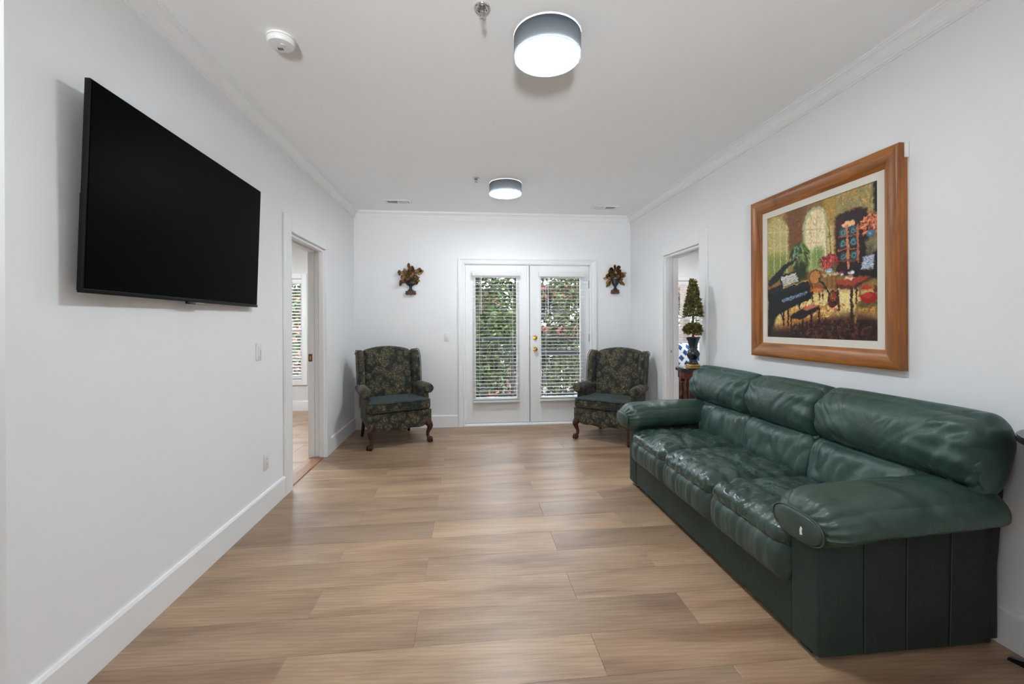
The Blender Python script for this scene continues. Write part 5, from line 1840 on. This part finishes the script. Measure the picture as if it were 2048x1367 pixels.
# ================================================================== TOPIARY IN A VASE
vx, vy, vz = 2.035, 3.735, 0.905
c = empty('topiary_vase', (vx, vy, vz))
tag(c, 'dark blue vase on a gold base holding a two-tier artificial topiary', 'plant')
boxo('tray', 'black_gloss', c, -0.095, 0.095, -0.095, 0.095, 0.0, 0.006, 0.002)
bm = bmesh.new()
lathe(bm, [(0.068, 0.006), (0.070, 0.014), (0.064, 0.020), (0.066, 0.030), (0.056, 0.040), (0.046, 0.042)], n=8)
obj('gold_base', bm, 'gold_leaf', c, sharp=30)
bm = bmesh.new()
lathe(bm, [(0.044, 0.041), (0.046, 0.048), (0.036, 0.072), (0.033, 0.085), (0.048, 0.104), (0.057, 0.126), (0.057, 0.142), (0.047, 0.162), (0.036, 0.174), (0.034, 0.180), (0.037, 0.200), (0.045, 0.245), (0.058, 0.276), (0.064, 0.284), (0.060, 0.286), (0.048, 0.262), (0.030, 0.24), (0.0, 0.236)], n=36)
obj('vase', bm, 'vase_glaze', c, smooth=True)
bm = bmesh.new()
tube(bm, [(0, 0, 0.24), (0.002, 0.003, 0.42), (0, 0, 0.76)], 0.009, 8)
obj('stem', bm, 'stem_brown', c)
def leaf_cloud(name, sampler, n, L, W, mat, parent, seed, kind=None, outward=None, center=None):
    rg = random.Random(seed)
    V, Fc = [], []
    for q in range(n):
        p, d = sampler(rg)
        d = Vector(d)
        d += Vector((rg.uniform(-0.7, 0.7), rg.uniform(-0.7, 0.7), rg.uniform(-0.5, 0.7)))
        if d.length < 1e-3:
            continue
        d.normalize()
        s = d.cross(Vector((rg.uniform(-1, 1), rg.uniform(-1, 1), rg.uniform(-1, 1))))
        if s.length < 1e-3:
            continue
        s.normalize()
        nrm = d.cross(s)
        l, w = L * rg.uniform(0.7, 1.3), W * rg.uniform(0.7, 1.3)
        p = Vector(p)
        b0 = len(V)
        V += [p, p + d * l * 0.5 + s * w + nrm * w * 0.3, p + d * l, p + d * l * 0.5 - s * w + nrm * w * 0.3]
        Fc += [(b0, b0 + 1, b0 + 2), (b0, b0 + 2, b0 + 3)]
    me = bpy.data.meshes.new(name)
    me.from_pydata([tuple(v) for v in V], [], Fc)
    return link(name, me, mat, parent, kind=kind)
def cone_s(rg):
    t = rg.random() ** 0.75
    z = 0.815 - 0.34 * t
    r = (0.012 + 0.074 * t ** 0.9) * math.sqrt(rg.random()) ** 0.6
    if t > 0.93:
        r *= 0.85
    a = rg.uniform(0, 2 * PI)
    return (r * math.cos(a), r * math.sin(a), z - 0.01), (math.cos(a), math.sin(a), 0.75)
def ball_s(rg):
    a, u = rg.uniform(0, 2 * PI), rg.uniform(-0.75, 1)
    q = math.sqrt(1 - u * u)
    r = 0.074 * rg.random() ** 0.35
    return (r * q * math.cos(a), r * q * math.sin(a), 0.350 + 0.75 * r * u), (q * math.cos(a), q * math.sin(a), u * 0.8 + 0.2)
leaf_cloud('cone_foliage', cone_s, 1500, 0.026, 0.0065, 'leaf_topiary', c, 5, 'stuff')
leaf_cloud('ball_foliage', ball_s, 900, 0.026, 0.0065, 'leaf_topiary', c, 6, 'stuff')

# ================================================================== THINGS IN THE RIGHT-HAND ROOM
bed = empty('bench', (3.15, 5.60, 0))
tag(bed, 'dark wooden bench with crossed side rails behind the half-round table', 'bench')
boxo('seat_board', 'dark_wood', bed, -0.55, 0.55, -0.25, 0.25, 0.60, 0.64, 0.004)
boxo('top_rail', 'dark_wood', bed, -0.55, 0.55, -0.24, -0.20, 0.52, 0.60, 0.003)
boxo('bottom_rail', 'dark_wood', bed, -0.55, 0.55, -0.24, -0.20, 0.10, 0.17, 0.003)
for xx in (-0.53, -0.18, 0.18, 0.53):
    boxo('post', 'dark_wood', bed, xx - 0.025, xx + 0.025, -0.245, -0.195, 0.0, 0.60, 0.003)
for xa, xb in ((-0.53, -0.18), (-0.18, 0.18), (0.18, 0.53)):
    for (za, zb) in ((0.17, 0.52), (0.52, 0.17)):
        bm = bmesh.new()
        tube(bm, [(xa, -0.22, za), (xb, -0.22, zb)], 0.018, 6)
        obj('cross_rail', bm, 'dark_wood', bed)
boxo('back_panel', 'dark_wood', bed, -0.55, 0.55, -0.19, -0.17, 0.10, 0.60)
for xx in (-0.5, 0.5):
    boxo('leg', 'dark_wood', bed, xx - 0.03, xx + 0.03, 0.19, 0.25, 0.0, 0.60, 0.003)
def d_p(p, u):
    q = p.copy()
    q.y *= 1 - 0.75 * max(abs(u[0]), abs(u[2])) ** 3
    return Matrix.Rotation(-0.28, 3, 'X') @ q
bm = pillow(0.26, 0.10, 0.20, (0.05, 0.09, 0.05), (24, 10, 24), d_p)
pc = obj('cushion', bm, 'lattice_fabric', None, smooth=True)
pc.location = (3.02, 5.62, 0.852)
tag(pc, 'blue and white lattice cushion lying behind the topiary vase', 'cushion')

# ================================================================== OUTSIDE
GZ = -3.2                               # the flat is upstairs
bm = bmesh.new()
box(bm, -60, 60, 7.9, 90, GZ - 0.2, GZ)
gr = struct('ground', bm, 'asphalt')
bm = bmesh.new()
box(bm, XL - WT, XR + WT, YBO, 7.75, -0.18, -0.03)
struct('balcony_floor', bm, 'concrete')
RY = 7.55
rl = empty('balcony_railing', (0.78, RY, -0.03))
tag(rl, 'black metal balcony railing outside the glazed doors', 'railing')
boxo('top_rail', 'rail_metal', rl, -2.19, 1.39, -0.028, 0.028, 1.085, 1.125)
boxo('bottom_rail', 'rail_metal', rl, -2.19, 1.39, -0.018, 0.018, 0.09, 0.125)
boxo('middle_rail', 'rail_metal', rl, 0.03, 1.39, -0.03, 0.03, 0.80, 0.885)
for xx in (-2.15, 0.0, 1.36):
    boxo('post', 'rail_metal', rl, xx - 0.026, xx + 0.026, -0.026, 0.026, 0.0, 1.09)
bm = bmesh.new()
box(bm, -0.008, 0.008, -0.008, 0.008, 0.12, 1.09)
bal = obj('baluster', bm, 'rail_metal', rl)
bal.location = (-2.04, 0, 0)
xx = -2.04 + 0.107
while xx < 1.33:
    if abs(xx) > 0.05:
        o = link('baluster', bal.data, None, rl)
        o.location = (xx, 0, 0)
    xx += 0.107

def tree(name, label, x, y, h, crown, n, L, mat, seed, group='trees beyond the balcony'):
    t = empty(name, (x, y, GZ))
    tag(t, label, 'tree', group)
    rg = random.Random(seed)
    bm = bmesh.new()
    hh = h - GZ
    tube(bm, [(0, 0, 0), (0.08, 0.05, hh * 0.35), (-0.05, 0.0, hh * 0.62), (0.05, 0, hh * 0.9)], [0.16, 0.12, 0.08, 0.03], 10)
    tr = obj('trunk', bm, 'bark', t, smooth=True)
    ends = []
    for q in range(11):
        a = rg.uniform(0, 2 * PI)
        z0 = hh * rg.uniform(0.32, 0.8)
        r = crown * rg.uniform(0.55, 0.95)
        p1 = Vector((math.cos(a) * r * 0.5, math.sin(a) * r * 0.5, z0 + 0.35 * r))
        p2 = Vector((math.cos(a) * r, math.sin(a) * r, z0 + 0.55 * r + rg.uniform(-0.4, 0.4)))
        bm = bmesh.new()
        tube(bm, [(0, 0, z0), p1, p2], [0.045, 0.028, 0.010], 7)
        obj('branch', bm, 'bark', t, smooth=True)
        ends += [p1, p2, (p1 + p2) / 2]
    lumps = [(e, crown * rg.uniform(0.22, 0.40)) for e in ends] + [(Vector((rg.uniform(-1, 1) * crown * 0.6, rg.uniform(-1, 1) * crown * 0.6, hh * rg.uniform(0.35, 1.0))), crown * 0.34) for q in range(12)]
    def samp(r_):
        c_, rr = lumps[r_.randrange(len(lumps))]
        v = Vector((r_.gauss(0, 1), r_.gauss(0, 1), r_.gauss(0, 1)))
        v.normalize()
        p = c_ + v * rr * r_.random() ** 0.4 * 1.1
        return p, (v.x, v.y, v.z * 0.4 - 0.35)
    leaf_cloud('foliage', samp, n, L, L * 0.24, mat, t, seed + 1, 'stuff')
    return t
tree('leafy_tree', 'bright green tree in front of the balcony, seen through the fixed glazed door', 0.35, 12.6, 4.2, 1.65, 6500, 0.17, 'leaf_green', 3)
tree('leafy_tree', 'olive green tree in front of the balcony, seen through the door with brass locks', 3.9, 13.2, 4.6, 1.7, 6500, 0.17, 'leaf_olive', 8)
tree('leafy_tree', 'dark green tree behind the nearer trees', 1.9, 17.0, 5.0, 2.1, 5000, 0.25, 'leaf_dark', 15)
tree('leafy_tree', 'green tree outside the window beyond the television wall', -5.0, 12.5, 4.0, 2.2, 4500, 0.18, 'leaf_green', 21)
tree('leafy_tree', 'green tree outside the window behind the topiary', 8.4, 14.5, 4.4, 2.3, 4500, 0.18, 'leaf_green', 34)

def shrub(x, y, z, r, n, L, mat, seed, label):
    s = empty('shrub', (x, y, GZ))
    tag(s, label, 'shrub', 'shrubs below the balcony')
    rg = random.Random(seed)
    bm = bmesh.new()
    for q in range(5):
        a = 2 * PI * q / 5
        tube(bm, [(0.05 * math.cos(a), 0.05 * math.sin(a), 0), (r * 0.4 * math.cos(a), r * 0.4 * math.sin(a), z - GZ - 0.2)], [0.03, 0.012], 6)
    obj('stems', bm, 'bark', s)
    def samp(r_):
        v = Vector((r_.gauss(0, 1), r_.gauss(0, 1), r_.gauss(0, 1)))
        v.normalize()
        k_ = r_.random() ** 0.4
        return Vector((v.x * r, v.y * r, v.z * (z - GZ) * 0.5)) * k_ + Vector((0, 0, (z - GZ) * 0.52)), (v.x, v.y, v.z * 0.6)
    leaf_cloud('foliage', samp, n, L, L * 0.3, mat, s, seed, 'stuff')
    return s
shrub(2.35, 9.6, 0.80, 0.85, 4200, 0.12, 'leaf_olive', 41, 'olive green tall shrub behind the railing of the door with brass locks')
shrub(0.10, 9.5, 0.25, 0.50, 2200, 0.11, 'leaf_dark', 42, 'dark green shrub behind the railing of the fixed door')
shrub(1.02, 9.4, 0.40, 0.22, 420, 0.12, 'leaf_pink', 43, 'shrub with pink leaves behind the railing of the fixed door')

def building(name, label, x0, x1, y0, y1, z1, wallm, bands, wins):
    b = empty(name, ((x0 + x1) / 2, y0, GZ))
    tag(b, label, 'building')
    cx = (x0 + x1) / 2
    boxo('wall', wallm, b, x0 - cx, x1 - cx, 0, y1 - y0, 0, z1 - GZ)
    for (za, zb, m, out_) in bands:
        boxo('fascia', m, b, x0 - cx - out_, x1 - cx + out_, -out_, 0.05, za - GZ, zb - GZ)
    for (wx, wz, ww, wh) in wins:
        w = boxo('window', 'trim_paint', b, wx - cx - ww / 2 - 0.08, wx - cx + ww / 2 + 0.08, -0.05, 0.02, wz - GZ - 0.08, wz - GZ + wh + 0.08)
        boxo('pane', 'black_gloss', w, wx - cx - ww / 2, wx - cx + ww / 2, -0.06, -0.04, wz - GZ, wz - GZ + wh)
    return b
building('house', 'pale house with a red roof band across the street', 2.8, 12.0, 20.0, 28.0, 2.6, 'stucco', [(0.55, 1.2, 'red_roof', 0.25), (2.5, 3.1, 'red_roof', 0.4)],
         [(3.9, -1.6, 0.9, 1.4), (5.4, -1.2, 0.9, 1.4), (7.0, -1.2, 0.9, 1.4), (4.4, 1.45, 0.8, 0.85), (6.2, 1.45, 0.8, 0.85)])
building('house', 'salmon brick house across the street behind the fixed glazed door', -9.0, 1.6, 21.0, 29.0, 3.2, 'far_brick', [(3.0, 3.3, 'trim_paint', 0.3)],
         [(-6.5, 0.6, 1.0, 1.5), (-3.4, 0.6, 1.0, 1.5), (-0.4, 0.6, 1.0, 1.5), (-6.5, -2.0, 1.0, 1.5), (-3.4, -2.0, 1.0, 1.5), (-0.4, -2.0, 1.0, 1.5)])
# square porch column seen through the window behind the topiary
pcx = empty('porch_column', (4.41, 8.4, -0.03))
tag(pcx, 'taupe square porch column outside the window behind the topiary', 'column')
boxo('shaft', 'post_taupe', pcx, -0.07, 0.07, -0.08, 0.08, 0.0, 2.9, 0.006)
boxo('base_block', 'post_taupe', pcx, -0.10, 0.10, -0.11, 0.11, 0.0, 1.28, 0.006)
boxo('capital', 'post_taupe', pcx, -0.11, 0.11, -0.12, 0.12, 2.75, 2.95, 0.006)
bm = bmesh.new()
box(bm, XR, 6.2, RYB + WT, 8.7, -0.18, -0.03)
struct('porch_floor', bm, 'concrete')
